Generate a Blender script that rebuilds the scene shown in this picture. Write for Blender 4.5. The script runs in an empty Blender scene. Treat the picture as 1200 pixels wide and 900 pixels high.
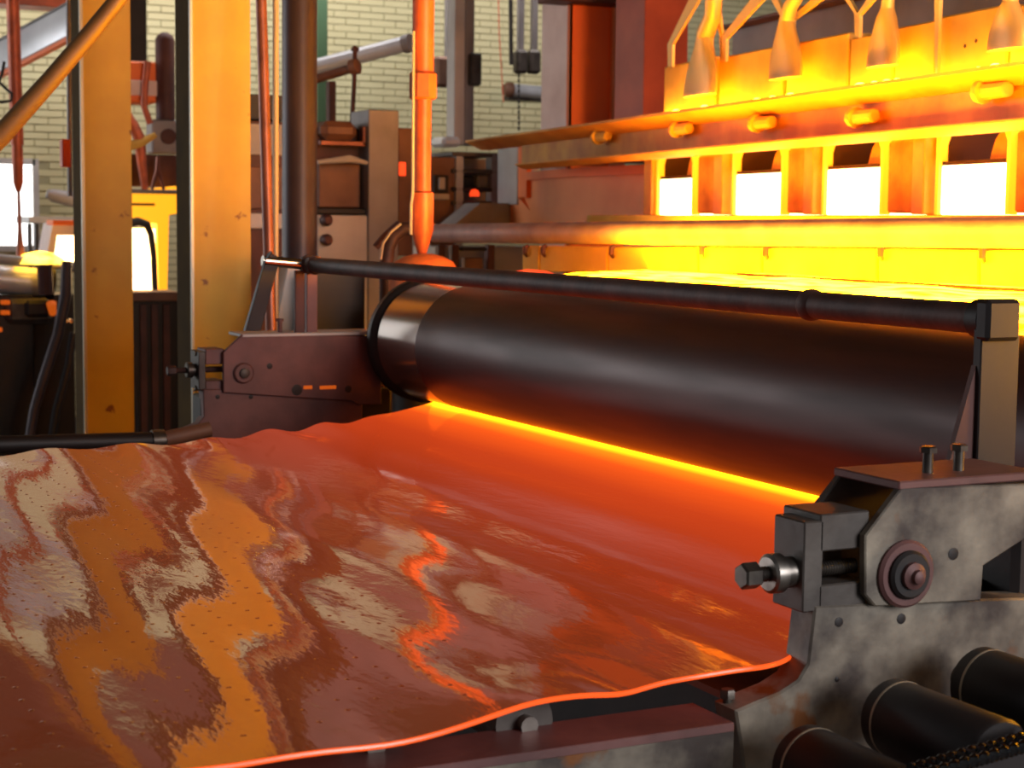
import bpy, bmesh, math, random
from mathutils import Vector, Matrix, noise
random.seed(4)
C = bpy.context.scene.collection
PI = math.pi

# ------------------------------------------------------------------ camera
TH, FPX, CZ = math.radians(26.5), 2000.0, 1.75
FH = Vector((-math.cos(TH), math.sin(TH), 0)); R0 = Vector((math.sin(TH), math.cos(TH), 0))
PT = math.atan(190 / FPX)
FW = FH * math.cos(PT) - Vector((0, 0, 1)) * math.sin(PT)
U0 = R0.cross(FW); ROLL = .011
RT = R0 * math.cos(ROLL) + U0 * math.sin(ROLL); UP = U0 * math.cos(ROLL) - R0 * math.sin(ROLL)
CAM = Vector((0, 0, CZ))
cd = bpy.data.cameras.new('camera'); cam = bpy.data.objects.new('camera', cd); C.objects.link(cam)
cd.sensor_width = 36; cd.lens = FPX / 1200 * 36; cd.clip_start = .05; cd.clip_end = 200
cam.matrix_world = Matrix(((RT.x, UP.x, -FW.x, 0), (RT.y, UP.y, -FW.y, 0), (RT.z, UP.z, -FW.z, CZ), (0, 0, 0, 1)))
cd.dof.use_dof = True; cd.dof.focus_distance = 3.0; cd.dof.aperture_fstop = 9.0
bpy.context.scene.camera = cam

# ------------------------------------------------------------------ world, lights, exposure
vs = bpy.context.scene.view_settings
vs.view_transform = 'Standard'; vs.look = 'None'; vs.exposure = 0.0; vs.gamma = 1.0
w = bpy.data.worlds.new('world'); bpy.context.scene.world = w; w.use_nodes = True
bg = w.node_tree.nodes['Background']; bg.inputs[0].default_value = (.95, .98, 1.0, 1); bg.inputs[1].default_value = .16

def area(name, loc, target, sx, sy, energy, col):
    l = bpy.data.lights.new(name, 'AREA'); l.shape = 'RECTANGLE'; l.size = sx; l.size_y = sy; l.energy = energy; l.color = col
    o = bpy.data.objects.new(name, l); C.objects.link(o); o.location = loc
    o.rotation_euler = (Vector(target) - Vector(loc)).to_track_quat('-Z', 'Y').to_euler()
    return o
area('daylight_left_windows', (-13.2, -5.8, 3.2), (-7, 2.5, 1.3), 4.5, 2.4, 200, (.93, .97, 1))
area('wall_fill_lamp', (-11.5, 4.5, 5.45), (-14.5, 5.0, 2.6), 5, 1.2, 440, (1, .98, .96))  # unseen lamp under the ceiling, added to brighten the brick wall
area('daylight_far_door', (-14.4, -3.0, 2.7), (-5, 1.8, 1.4), 3.2, 3.0, 75, (.95, .98, 1))
area('canal_fill_lamp', (-1.95, 2.92, 2.5), (-4.6, 3.5, 2.15), .8, .6, 26, (1, .36, .012))  # added lamp right of the frame, stands in for an unseen hot canal
area('column_fill_lamp', (-5.2, 4.3, 2.85), (-8.3, 4.45, 2.5), .5, .4, 34, (1, .30, .012))  # added lamp above the frame, lights the orange column face
area('daylight_front_door', (3.5, 3.6, 2.9), (-3.5, 2.0, 1.5), 2.5, 2.5, 280, (.95, .97, 1))

# ------------------------------------------------------------------ measuring helpers: sight line -> point on a real plane
def ray(x, y): return FW + RT * ((x - 600) / FPX) + UP * ((450 - y) / FPX)
def at(x, y, d): return CAM + ray(x, y) * d
def on(ax, x, y, v):
    q = ray(x, y); return CAM + q * ((v - CAM[ax]) / q[ax])
# furnace front: a vertical plane turned 8 degrees from the rolls
FO = Vector((-3.818, 3.381, 0)); FU = Vector((math.cos(math.radians(-8.03)), math.sin(math.radians(-8.03)), 0)); FV = Vector((-FU.y, FU.x, 0))
def FP(u, v, z): return FO + FU * u + FV * v + Vector((0, 0, z))
def onF(x, y, v):
    q = ray(x, y); t = ((FO + FV * v) - CAM).dot(FV) / q.dot(FV); P = CAM + q * t
    return (P - FO).dot(FU), P.z

# ------------------------------------------------------------------ materials
def srgb(r, g, b):
    f = lambda c: (c / 255) / 12.92 if c / 255 <= .04045 else ((c / 255 + .055) / 1.055) ** 2.4
    return (f(r), f(g), f(b))
MATS = {}
def mat(name, col, rough=.6, metal=0., col2=None, scale=6., bump=0., emit=None, es=0., detail=6., fac=(.35, .65), spec=.5, stretch=None, rough2=None):
    m = bpy.data.materials.new(name); m.use_nodes = True; nt = m.node_tree; b = nt.nodes['Principled BSDF']
    b.inputs['Base Color'].default_value = (*col, 1); b.inputs['Roughness'].default_value = rough; b.inputs['Metallic'].default_value = metal
    b.inputs['Specular IOR Level'].default_value = spec
    if col2 or bump:
        tc = nt.nodes.new('ShaderNodeTexCoord'); mp = nt.nodes.new('ShaderNodeMapping'); n = nt.nodes.new('ShaderNodeTexNoise')
        if stretch: mp.inputs['Scale'].default_value = stretch
        nt.links.new(tc.outputs['Object'], mp.inputs[0]); nt.links.new(mp.outputs[0], n.inputs['Vector'])
        n.inputs['Scale'].default_value = scale; n.inputs['Detail'].default_value = detail
    if col2:
        r = nt.nodes.new('ShaderNodeValToRGB'); r.color_ramp.elements[0].position = fac[0]; r.color_ramp.elements[1].position = fac[1]
        r.color_ramp.elements[0].color = (*col, 1); r.color_ramp.elements[1].color = (*col2, 1)
        nt.links.new(n.outputs[0], r.inputs[0]); nt.links.new(r.outputs[0], b.inputs['Base Color'])
        if rough2 is not None:
            mr = nt.nodes.new('ShaderNodeMapRange'); mr.inputs[1].default_value = fac[0]; mr.inputs[2].default_value = fac[1]
            mr.inputs[3].default_value = rough; mr.inputs[4].default_value = rough2
            nt.links.new(n.outputs[0], mr.inputs[0]); nt.links.new(mr.outputs[0], b.inputs['Roughness'])
    if bump:
        n2 = nt.nodes.new('ShaderNodeTexNoise'); n2.inputs['Scale'].default_value = scale * 6; n2.inputs['Detail'].default_value = 4
        nt.links.new(mp.outputs[0], n2.inputs['Vector'])
        bp = nt.nodes.new('ShaderNodeBump'); bp.inputs['Strength'].default_value = bump; bp.inputs['Distance'].default_value = .005
        nt.links.new(n2.outputs[0], bp.inputs['Height']); nt.links.new(bp.outputs[0], b.inputs['Normal'])
    if emit:
        b.inputs['Emission Color'].default_value = (*emit, 1); b.inputs['Emission Strength'].default_value = es
    MATS[name] = m; return m

M = {}
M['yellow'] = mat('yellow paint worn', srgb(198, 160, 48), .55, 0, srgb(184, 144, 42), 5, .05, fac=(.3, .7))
def marks(m, col, scale, thr):   # scattered chips and stains over the paint
    nt = m.node_tree; b = nt.nodes['Principled BSDF']; old = b.inputs['Base Color'].links[0].from_socket
    tc = nt.nodes.new('ShaderNodeTexCoord'); n = nt.nodes.new('ShaderNodeTexNoise'); n.inputs['Scale'].default_value = scale; n.inputs['Detail'].default_value = 8
    nt.links.new(tc.outputs['Object'], n.inputs['Vector'])
    r = nt.nodes.new('ShaderNodeValToRGB'); r.color_ramp.elements[0].position = thr; r.color_ramp.elements[1].position = thr + .05
    nt.links.new(n.outputs[0], r.inputs[0])
    mx = nt.nodes.new('ShaderNodeMix'); mx.data_type = 'RGBA'; mx.inputs[7].default_value = (*col, 1)
    nt.links.new(r.outputs[0], mx.inputs[0]); nt.links.new(old, mx.inputs[6]); nt.links.new(mx.outputs[2], b.inputs['Base Color'])
marks(M['yellow'], srgb(120, 70, 25), 14, .68)
M['olive'] = mat('shaded yellow side', srgb(84, 60, 18), .85, 0, srgb(66, 46, 18), 4, spec=.1)  # darker copy of the column yellow; side shade put into the colour
M['palestrip'] = mat('pale bare strip', srgb(190, 180, 160), .4, .3)
M['steel'] = mat('dark machine steel', srgb(92, 84, 78), .5, .35, srgb(58, 48, 44), 7, .15)
M['blotch'] = mat('blotched burnt steel', srgb(66, 56, 52), .5, .3, srgb(150, 138, 122), 9, .15, fac=(.40, .68))
marks(M['blotch'], srgb(120, 70, 30), 7, .60)
M['rust'] = mat('rusty housing steel', srgb(118, 76, 72), .55, .2, srgb(92, 60, 58), 8, .15)
M['black'] = mat('sooty black steel', srgb(38, 28, 27), .55, .2, srgb(22, 17, 17), 5, .1)
M['grease'] = mat('black grease', srgb(14, 13, 14), .12, .2)
M['shaft'] = mat('bright bolt steel', srgb(150, 142, 134), .32, .85, srgb(84, 76, 70), 20)
M['boltdark'] = mat('dark bolt steel', srgb(92, 84, 76), .4, .7, srgb(60, 52, 48), 24)
M['chrome'] = mat('chromed rod', srgb(200, 200, 200), .15, 1)
M['pipe'] = mat('scaled brown pipe', srgb(84, 58, 52), .6, .3, srgb(56, 36, 34), 14, .2)
M['mauvepipe'] = mat('mauve scaled pipe', srgb(196, 158, 148), .55, .1, srgb(168, 130, 122), 10, .1)
M['roll'] = mat('heat darkened roll', srgb(70, 40, 36), .40, .2, srgb(50, 30, 28), 3, 0, stretch=(.6, 4, 4), rough2=.5, spec=.35)
M['rollend'] = mat('polished roll end', srgb(150, 140, 135), .2, .9)
M['brick'] = mat('pale yellow brick', srgb(212, 202, 160), .85, 0, srgb(196, 184, 142), .9, .1)
M['mortar'] = mat('grey mortar', srgb(160, 150, 116), .95)
M['floor'] = mat('concrete floor', srgb(82, 78, 74), .7, 0, srgb(56, 52, 50), 1.2, .1)
M['grey'] = mat('grey machine paint', srgb(150, 142, 142), .5, .1, srgb(128, 120, 120), 4)
M['greylight'] = mat('light grey paint', srgb(190, 184, 180), .5, .1, srgb(170, 162, 160), 4)
M['white'] = mat('white coated duct', srgb(215, 215, 220), .35, .3, srgb(190, 190, 196), 3)
M['green'] = mat('green painted steel', srgb(96, 130, 96), .6)
M['brown'] = mat('brown panel', srgb(128, 88, 66), .6, .1, srgb(98, 62, 48), 5)
M['maroon'] = mat('dark maroon steel', srgb(96, 54, 46), .6, .2, srgb(66, 36, 32), 4)
M['purple'] = mat('dark purple round post', srgb(72, 58, 62), .45, .3, srgb(54, 42, 46), 3)
M['copper'] = mat('copper tube', srgb(150, 92, 74), .4, .5, srgb(112, 66, 54), 6)
M['conduit'] = mat('pale conduit', srgb(170, 150, 126), .5, .2)
M['pink'] = mat('pale daylit flange', srgb(236, 212, 206), .6, 0, srgb(218, 190, 184), 5)  # daylight on the column flange put into the pale colour
M['orange'] = mat('glow tinted orange steel', srgb(252, 122, 32), .55, 0, srgb(240, 108, 28), 3)  # furnace light on the column face put into the orange
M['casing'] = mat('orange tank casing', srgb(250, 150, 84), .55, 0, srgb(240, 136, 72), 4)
M['rod'] = mat('orange hot rod', srgb(206, 100, 58), .45, .2, srgb(160, 74, 44), 9, .1)
M['stone'] = mat('refractory block', srgb(232, 188, 92), .85, 0, srgb(216, 166, 74), 6, .15)
M['pier'] = mat('burner pier brick', srgb(196, 130, 56), .85, 0, srgb(150, 90, 40), 9, .3)
M['beam'] = mat('hot channel steel', srgb(214, 156, 60), .5, .1, srgb(184, 116, 44), 6, .15)
M['nozzle'] = mat('fishtail nozzle metal', srgb(226, 190, 120), .45, .3)
M['grip'] = mat('olive hand pipe', srgb(122, 90, 52), .5, .1, srgb(104, 76, 44), 5)
M['red'] = mat('red plastic', srgb(220, 70, 40), .4)
M['hose'] = mat('black hose', srgb(34, 26, 26), .4)
M['window'] = mat('overexposed window pane', (.8, .8, .8), .2, emit=(1, 1, .97), es=3)
M['whitehot'] = mat('white hot interior', (.8, .7, .5), .8, emit=(1, .62, .26), es=9)
M['port'] = mat('dark hot port', srgb(60, 28, 22), .95)
M['lining'] = mat('yellow hot lining', srgb(220, 170, 80), .8, emit=(1, .40, .01), es=1.3)
M['crust'] = mat('glowing crust', srgb(240, 180, 60), .8, emit=(1, .42, .012), es=50)
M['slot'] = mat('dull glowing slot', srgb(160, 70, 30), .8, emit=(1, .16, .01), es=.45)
M['flange'] = mat('underlit flange steel', srgb(230, 160, 66), .6, .05, srgb(212, 140, 54), 6, .1)  # brighter than the beam web; light from below put into the colour
M['redcol'] = mat('dark red column paint', srgb(178, 84, 56), .55, 0, srgb(150, 66, 46), 4)
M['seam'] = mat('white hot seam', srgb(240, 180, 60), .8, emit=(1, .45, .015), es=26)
M['cap'] = mat('glowing beacon cap', (.8, .1, .05), .5, emit=(1, .06, .01), es=1.2)

def glow(name, c1, s1, c2, s2, scale, stretch=(1, 1, 1), base=(.3, .1, .02), rough=.3, bump=0):
    m = bpy.data.materials.new(name); m.use_nodes = True; nt = m.node_tree; b = nt.nodes['Principled BSDF']
    tc = nt.nodes.new('ShaderNodeTexCoord'); mp = nt.nodes.new('ShaderNodeMapping'); mp.inputs['Scale'].default_value = stretch
    n = nt.nodes.new('ShaderNodeTexNoise'); n.inputs['Scale'].default_value = scale; n.inputs['Detail'].default_value = 5
    nt.links.new(tc.outputs['Object'], mp.inputs[0]); nt.links.new(mp.outputs[0], n.inputs['Vector'])
    r = nt.nodes.new('ShaderNodeValToRGB'); e = r.color_ramp.elements
    k = max(s1, s2)
    e[0].position = .38; e[1].position = .62
    e[0].color = (*[c * s1 / k for c in c1], 1); e[1].color = (*[c * s2 / k for c in c2], 1)
    nt.links.new(n.outputs[0], r.inputs[0]); nt.links.new(r.outputs[0], b.inputs['Emission Color'])
    b.inputs['Emission Strength'].default_value = k; b.inputs['Base Color'].default_value = (*base, 1); b.inputs['Roughness'].default_value = rough
    return m
M['molten'] = glow('molten glass', (1, .13, .001), 10, (1, .44, .004), 100, 7, (1, 3, 1))
M['tank'] = glow('hidden fill glow', (1, .34, .004), 16, (1, .42, .008), 30, 5)  # emission of the hidden surface added behind the lip tiles
M['moltenfar'] = glow('molten glass far', (1, .40, .02), 4, (1, .55, .06), 7, 8)
M['mound'] = mat('clay mound', srgb(214, 120, 62), .7, 0, srgb(196, 100, 50), 8, .2)
M['bead'] = mat('glowing glass edge', (.3, .05, .01), .2, emit=(1, .10, .012), es=1.0)

# the sheet: red heat that fades with the distance run from the rolls
def sheet_mat():
    m = bpy.data.materials.new('rolled glass cooling'); m.use_nodes = True; nt = m.node_tree; b = nt.nodes['Principled BSDF']; L = nt.links.new
    tc = nt.nodes.new('ShaderNodeTexCoord'); sp = nt.nodes.new('ShaderNodeSeparateXYZ'); L(tc.outputs['Object'], sp.inputs[0])
    nz = nt.nodes.new('ShaderNodeTexNoise'); nz.inputs['Scale'].default_value = 3; nz.inputs['Detail'].default_value = 3; L(tc.outputs['Object'], nz.inputs['Vector'])
    ma = nt.nodes.new('ShaderNodeMath'); ma.operation = 'MULTIPLY_ADD'; ma.inputs[1].default_value = -.5; ma.inputs[2].default_value = 0; L(sp.outputs['Y'], ma.inputs[0])
    r = nt.nodes.new('ShaderNodeValToRGB'); cr = r.color_ramp
    K = 8.0
    stops = [(0, (8, 2.6, .03)), (.012, (6, 1.3, .015)), (.035, (2.0, .27, .010)), (.075, (.90, .095, .010)), (.16, (.58, .052, .009)), (.32, (.36, .034, .008)), (.5, (.19, .025, .006)), (.75, (.10, .017, .004)), (1, (.07, .012, .003))]
    while len(cr.elements) < len(stops): cr.elements.new(.5)
    for e, (p_, c_) in zip(cr.elements, stops): e.position = p_; e.color = (*[c / K for c in c_], 1)
    L(ma.outputs[0], r.inputs[0])
    L(r.outputs[0], b.inputs['Emission Color']); b.inputs['Emission Strength'].default_value = K
    b.inputs['Base Color'].default_value = (.035, .016, .008, 1); b.inputs['Roughness'].default_value = .07; b.inputs['IOR'].default_value = 1.52
    b.inputs['Specular IOR Level'].default_value = .62
    mp = nt.nodes.new('ShaderNodeMapping'); mp.inputs['Scale'].default_value = (14, 34, 1); L(tc.outputs['Object'], mp.inputs[0])
    n2 = nt.nodes.new('ShaderNodeTexNoise'); n2.inputs['Scale'].default_value = 1; n2.inputs['Detail'].default_value = 3; L(mp.outputs[0], n2.inputs['Vector'])
    bp = nt.nodes.new('ShaderNodeBump'); bp.inputs['Strength'].default_value = .25; bp.inputs['Distance'].default_value = .0022
    L(n2.outputs[0], bp.inputs['Height']); L(bp.outputs[0], b.inputs['Normal'])
    return m
M['sheet'] = sheet_mat()

# ------------------------------------------------------------------ mesh helpers
class MB:
    def __init__(s): s.bm = bmesh.new()
    def box(s, c, size, rot=None, bv=0.):
        r = bmesh.ops.create_cube(s.bm, size=1); vs_ = r['verts']
        for v in vs_:
            q = Vector((v.co.x * size[0], v.co.y * size[1], v.co.z * size[2]))
            v.co = (rot @ q if rot else q) + Vector(c)
        if bv:
            es = list({e for v in vs_ for e in v.link_edges})
            bmesh.ops.bevel(s.bm, geom=es, offset=bv, segments=1, affect='EDGES')
        return s
    def prism(s, pts, ext, bv=0.):
        ext = Vector(ext); a = [s.bm.verts.new(p) for p in pts]; b = [s.bm.verts.new(Vector(p) + ext) for p in pts]; n = len(a)
        fs = [s.bm.faces.new(a), s.bm.faces.new(b[::-1])]
        for i in range(n): fs.append(s.bm.faces.new((a[i], b[i], b[(i + 1) % n], a[(i + 1) % n])))
        bmesh.ops.recalc_face_normals(s.bm, faces=fs)
        if bv: bmesh.ops.bevel(s.bm, geom=list({e for f in fs[:2] for e in f.edges}), offset=bv, segments=1, affect='EDGES')
        return s
    def tube(s, pts, rad, n=14, cap=True, flat=None):
        pts = [Vector(p) for p in pts]; rs = rad if isinstance(rad, (list, tuple)) else [rad] * len(pts)
        rings = []; ref = None
        for i, p in enumerate(pts):
            t = (pts[min(i + 1, len(pts) - 1)] - pts[max(i - 1, 0)]).normalized()
            if ref is None: ref = Vector((0, 0, 1)) if abs(t.z) < .9 else Vector((0, 1, 0))
            a = (ref - t * ref.dot(t)).normalized(); ref = a; b = t.cross(a)
            fx = flat[i] if flat else 1
            rings.append([s.bm.verts.new(p + a * (rs[i] * math.cos(2 * PI * k / n)) + b * (rs[i] * fx * math.sin(2 * PI * k / n))) for k in range(n)])
        for r1, r2 in zip(rings, rings[1:]):
            for k in range(n): s.bm.faces.new((r1[k], r1[(k + 1) % n], r2[(k + 1) % n], r2[k]))
        if cap: s.bm.faces.new(rings[0][::-1]); s.bm.faces.new(rings[-1])
        return s
    def lathe(s, o, ax, prof, n=24):   # prof: (distance along axis, radius)
        o = Vector(o); ax = Vector(ax).normalized()
        return s.tube([o + ax * (p[0] + i * 1e-6) for i, p in enumerate(prof)], [max(p[1], 1e-4) for p in prof], n) if False else s._lathe(o, ax, prof, n)
    def _lathe(s, o, ax, prof, n):
        ref = Vector((0, 0, 1)) if abs(ax.z) < .9 else Vector((0, 1, 0))
        a = (ref - ax * ref.dot(ax)).normalized(); b = ax.cross(a); rings = []
        for d, r in prof: rings.append([s.bm.verts.new(o + ax * d + (a * math.cos(2 * PI * k / n) + b * math.sin(2 * PI * k / n)) * max(r, 1e-4)) for k in range(n)])
        for r1, r2 in zip(rings, rings[1:]):
            for k in range(n): s.bm.faces.new((r1[k], r1[(k + 1) % n], r2[(k + 1) % n], r2[k]))
        s.bm.faces.new(rings[0][::-1]); s.bm.faces.new(rings[-1])
        return s
    def build(s, name, m, parent=None, smooth=35):
        bm = s.bm; bmesh.ops.recalc_face_normals(bm, faces=bm.faces[:])
        off = Vector((0, 0, 0)); p = parent
        while p is not None: off += p.location; p = p.parent
        me = bpy.data.meshes.new(name)
        if parent is None:      # put the origin of a lone thing at its base
            lo = Vector((1e9,) * 3); hi = Vector((-1e9,) * 3)
            for v in bm.verts:
                for k in range(3): lo[k] = min(lo[k], v.co[k]); hi[k] = max(hi[k], v.co[k])
            off = Vector(((lo.x + hi.x) / 2, (lo.y + hi.y) / 2, lo.z))
        for v in bm.verts: v.co -= off
        if smooth:
            for f in bm.faces: f.smooth = True
            ang = math.radians(smooth)
            for e in bm.edges:
                if len(e.link_faces) == 2 and e.calc_face_angle(0) > ang: e.smooth = False
        bm.to_mesh(me); bm.free(); me.materials.append(M[m])
        o = bpy.data.objects.new(name, me); C.objects.link(o)
        if parent is None: o.location = off
        else: o.parent = parent
        return o
def tag(o, label, cat, group=None, kind=None):
    if label: o['label'] = label
    if cat: o['category'] = cat
    if group: o['group'] = group
    if kind: o['kind'] = kind
    return o
def T(name, label, cat, loc, group=None):
    o = bpy.data.objects.new(name, None); C.objects.link(o); o.location = loc; o.empty_display_size = .1
    return tag(o, label, cat, group)
def S(o): o['kind'] = 'structure'; return o
def box(c, size, rot=None, bv=0.): return MB().box(c, size, rot, bv)
def pbox(x0, y0, x1, y1, X, dx, bv=.004, b=None, fl=False):
    """box whose face toward the camera lies in the plane X, dx deep; measured at a sight line"""
    xm, ym = (x0 + x1) / 2, (y0 + y1) / 2
    ya, yb = on(0, x0, ym, X).y, on(0, x1, ym, X).y; zb, za = on(0, xm, y1, X).z, on(0, xm, y0, X).z
    if fl: zb = 0.0
    return (b or MB()).box((X - dx / 2, (ya + yb) / 2, (za + zb) / 2), (dx, abs(yb - ya), abs(za - zb)), None, bv)
def poly(px, X, ext, bv=.0): return MB().prism([on(0, x, y, X) for x, y in px], (ext, 0, 0), bv)
def cpy(o, delta, label=None):
    r = o.copy(); C.objects.link(r); r.location = o.location + Vector(delta)
    if label: r['label'] = label
    for c in list(o.children):
        k = c.copy(); C.objects.link(k); k.parent = r
        for g in list(c.children):
            q = g.copy(); C.objects.link(q); q.parent = k
    return r
def bolt(b, P, ax, r, ln, head=None, hl=None):
    """shank + hexagon head"""
    head = head or r * 1.7; hl = hl or r * 1.2
    b.lathe(P, ax, [(0, r), (ln, r)], 14); b.lathe(Vector(P) + Vector(ax) * ln, ax, [(0, head), (hl * .8, head), (hl, head * .85)], 6)
    return b

# ================================================================== STRUCTURE
fl = S(MB().box((-8, 3, -.05), (30, 26, .1)).build('floor', 'floor'))
WX = -15.0
S(MB().box((-7.5, 4, 5.7), (16, 20, .2)).build('ceiling', 'black'))
S(MB().box((WX - .16, 4.5, 3.0), (.3, 17, 6.0)).build('wall_back', 'mortar'))
wall = bpy.data.objects['wall_back']
wy0, wz0 = on(0, -300, 190, WX), on(0, 40, 291, WX); wy1 = on(0, 40, 190, WX)
WIN = (wy0.y - .6, wy1.y, wz0.z, wy1.z)
def brick_mesh():
    vs_, fs = [], []
    L, H, J = .235, .051, .012
    row = 0; z = .02
    while z < 5.95:
        y = -3.9 - (L / 2 if row % 2 else 0)
        while y < 12.9:
            a, b_ = y + random.uniform(-.002, .002), y + L; d = random.uniform(.008, .016)
            cy, cz = (a + b_) / 2, z + H / 2
            if not (WIN[0] < cy < WIN[1] and WIN[2] < cz < WIN[3]):
                i = len(vs_)
                for xx in (WX - .02, WX - .012 + d):
                    vs_ += [(xx, a, z), (xx, b_, z), (xx, b_, z + H), (xx, a, z + H)]
                fs += [(i + 4, i + 5, i + 6, i + 7), (i, i + 4, i + 7, i + 3), (i + 1, i + 2, i + 6, i + 5), (i + 3, i + 7, i + 6, i + 2), (i, i + 1, i + 5, i + 4)]
            y += L + J
        z += H + J; row += 1
    me = bpy.data.meshes.new('brick'); me.from_pydata([Vector(v) - wall.location for v in vs_], [], fs); me.materials.append(M['brick'])
    o = bpy.data.objects.new('brick', me); C.objects.link(o); o.parent = wall; o['kind'] = 'stuff'
brick_mesh()
# the bright window in the back wall
win = bpy.data.objects.new('window_1', None); C.objects.link(win); S(win); cy, cz = (WIN[0] + WIN[1]) / 2, (WIN[2] + WIN[3]) / 2
win.location = (WX, cy, WIN[2]); hw, hh = (WIN[1] - WIN[0]) / 2, (WIN[3] - WIN[2]) / 2
MB().box((WX + .0, cy, cz), (.03, hw * 2, hh * 2)).build('pane', 'window', win)
b = MB()
for s_ in (-1, 1):
    b.box((WX + .02, cy + s_ * hw, cz), (.09, .05, hh * 2 + .05)); b.box((WX + .02, cy, cz + s_ * hh), (.09, hw * 2, .05))
b.build('window_frame', 'greylight', win)
for k in (1, 2, 3): MB().box((WX + .025, cy - hw + hw * 2 * k / 4, cz), (.05, .03, hh * 2)).build('mullion', 'greylight', win)

cg = T('reflection_blocker', 'dark girder added out of view to darken the sheet reflections', 'girder', (-12.0, 3.5, 3.75))  # unseen girder added to break up bright wall reflections in the sheet
MB().box((-12.0, 3.5, 4.2), (.05, 16, .8)).build('blocker_web', 'maroon', cg)
for z_ in (3.78, 4.62): MB().box((-12.0, 3.5, z_), (.35, 16, .04)).build('blocker_flange', 'maroon', cg)

# ================================================================== ROLLING MACHINE
RY, RZ, RR, RXL, RXR = 2.13, 1.38, .182, -4.84, -1.97
roll = T('forming_roll', 'long dark steel forming roll pressing the glowing glass sheet', 'roller', (-3.1, RY, RZ - RR))
MB().lathe((RXL + .30, RY, RZ), (1, 0, 0), [(0, RR), (RXR - RXL - .3, RR)], 96).build('roll_body', 'roll', roll)
MB().lathe((RXL, RY, RZ), (1, 0, 0), [(0, RR - .012), (.012, RR), (.30, RR)], 96).build('polished_end', 'rollend', roll)
MB().lathe((RXL - .055, RY, RZ), (1, 0, 0), [(0, RR + .004), (.008, RR + .012), (.03, RR + .012), (.04, RR + .004), (.05, RR - .02)], 72).build('end_flange', 'black', roll)
MB().lathe((RXL - .26, RY, RZ), (1, 0, 0), [(0, .055), (.02, .06), (.14, .06), (.142, .095), (.2, .10)], 32).build('journal', 'chrome', roll)
low = T('lower_roll', 'dark lower roll hidden behind the sheet under the forming roll', 'roller', (-3.1, RY + .05, .82))
MB().lathe((RXL, RY + .05, 1.0), (1, 0, 0), [(0, .175), (2.86, .175)], 64).build('roll_body', 'roll', low)
MB().lathe((RXL - .2, RY + .05, 1.0), (1, 0, 0), [(0, .05), (.2, .05)], 20).build('journal', 'boltdark', low)

# ---- glass sheet
Y0 = 2.125
def ss(a, b, x):
    t = min(1, max(0, (x - a) / (b - a))); return t * t * (3 - 2 * t)
def sheet_edges(s):
    t = min(1, s / .9); far = -4.80 + .62 * (t ** .8) * .9 + max(0, s - .9) * .09
    near = -1.965 + .175 * ss(.60, .88, s) + .09 * ss(.95, 1.5, s)
    return far, near
def sheet_z(x, s, f):
    env = ss(.10, .55, s)
    z = 1.196 - .010 * min(1, s / .3) - .006 * min(1, s / 1.2)
    ef = math.exp(-((f) / .07) ** 2); en = math.exp(-((1 - f) / .06) ** 2)
    ph = 2 * PI * (s - .02) / .205 + .7 * noise.noise((x * .9, s * 1.5, 3))
    z += env * math.sin(ph) * (.0013 + .0062 * ef * (1 - .45 * ss(.6, 1.2, s)))
    z += en * (.009 * math.exp(-((s - 1.22) / .075) ** 2) - .008 * math.exp(-((s - 1.08) / .05) ** 2) + .003 * math.sin(s * 13) * ss(1.3, 1.5, s))
    z += env * .0070 * noise.noise((x * .55, s * 2.3, 7.1)) + env * .0016 * noise.noise((x * 1.2 + s * .8, s * 6.5, 1.3))
    z += env * .0022 * noise.noise(((x - .8 * s) * 2.0, (s + .3 * x) * 3.0, 11.3))
    return z
NY, NX = 300, 150; SL = 2.9
def s_at(j): t = j / NY; return SL * (.25 * t + .75 * t * t)
sheet = T('glass_sheet', 'glowing red orange sheet of rolled glass rippling away from the roll', 'glass sheet', (-3, Y0, 1.2))
vs_, fs = [], []
for k, dz in enumerate((0, -.007)):
    for j in range(NY + 1):
        s = s_at(j); fa, ne = sheet_edges(s)
        for i in range(NX + 1):
            f = i / NX; x = fa + (ne - fa) * f
            vs_.append(Vector((x, Y0 - s, sheet_z(x, s, f) + dz)) - sheet.location)
W = NX + 1; N1 = W * (NY + 1)
for j in range(NY):
    for i in range(NX):
        a = j * W + i; fs.append((a, a + W, a + W + 1, a + 1)); fs.append((N1 + a, N1 + a + 1, N1 + a + W + 1, N1 + a + W))
me = bpy.data.meshes.new('sheet_body'); me.from_pydata(vs_, [], fs); me.materials.append(M['sheet'])
for p_ in me.polygons: p_.use_smooth = True
o = bpy.data.objects.new('sheet_body', me); C.objects.link(o); o.parent = sheet
for nm, f in (('near', 1), ('far', 0)):
    pts = []
    for j in range(8, NY + 1, 2):
        s = s_at(j); fa, ne = sheet_edges(s); x = ne if f else fa
        pts.append((x, Y0 - s, sheet_z(x, s, f) - .0035))
    MB().tube(pts, .0034, 8).build('sheet_edge', 'bead', sheet)
b = MB()
for j in range(34):
    for i in range(50):
        s = 1.18 + j * .048; fa, ne = sheet_edges(s); x = fa + .1 + i * .052 + (.026 if j % 2 else 0)
        x += random.uniform(-.006, .006); s += random.uniform(-.004, .004)
        if x > ne - .08: continue
        f = (x - fa) / (ne - fa); z = sheet_z(x, s, f)
        c = Vector((x, Y0 - s, z)); r = .0052
        top = b.bm.verts.new(c + Vector((0, 0, .0013)))
        rg = [b.bm.verts.new(c + Vector((r * 1.25 * math.cos(q * PI / 3), r * math.sin(q * PI / 3), -.0004))) for q in range(6)]
        for q in range(6): b.bm.faces.new((rg[q], rg[(q + 1) % 6], top))
d_ = b.build('pattern_dimple', 'sheet', sheet, 0); d_['kind'] = 'stuff'
for p_ in d_.data.polygons: p_.use_smooth = True

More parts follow.
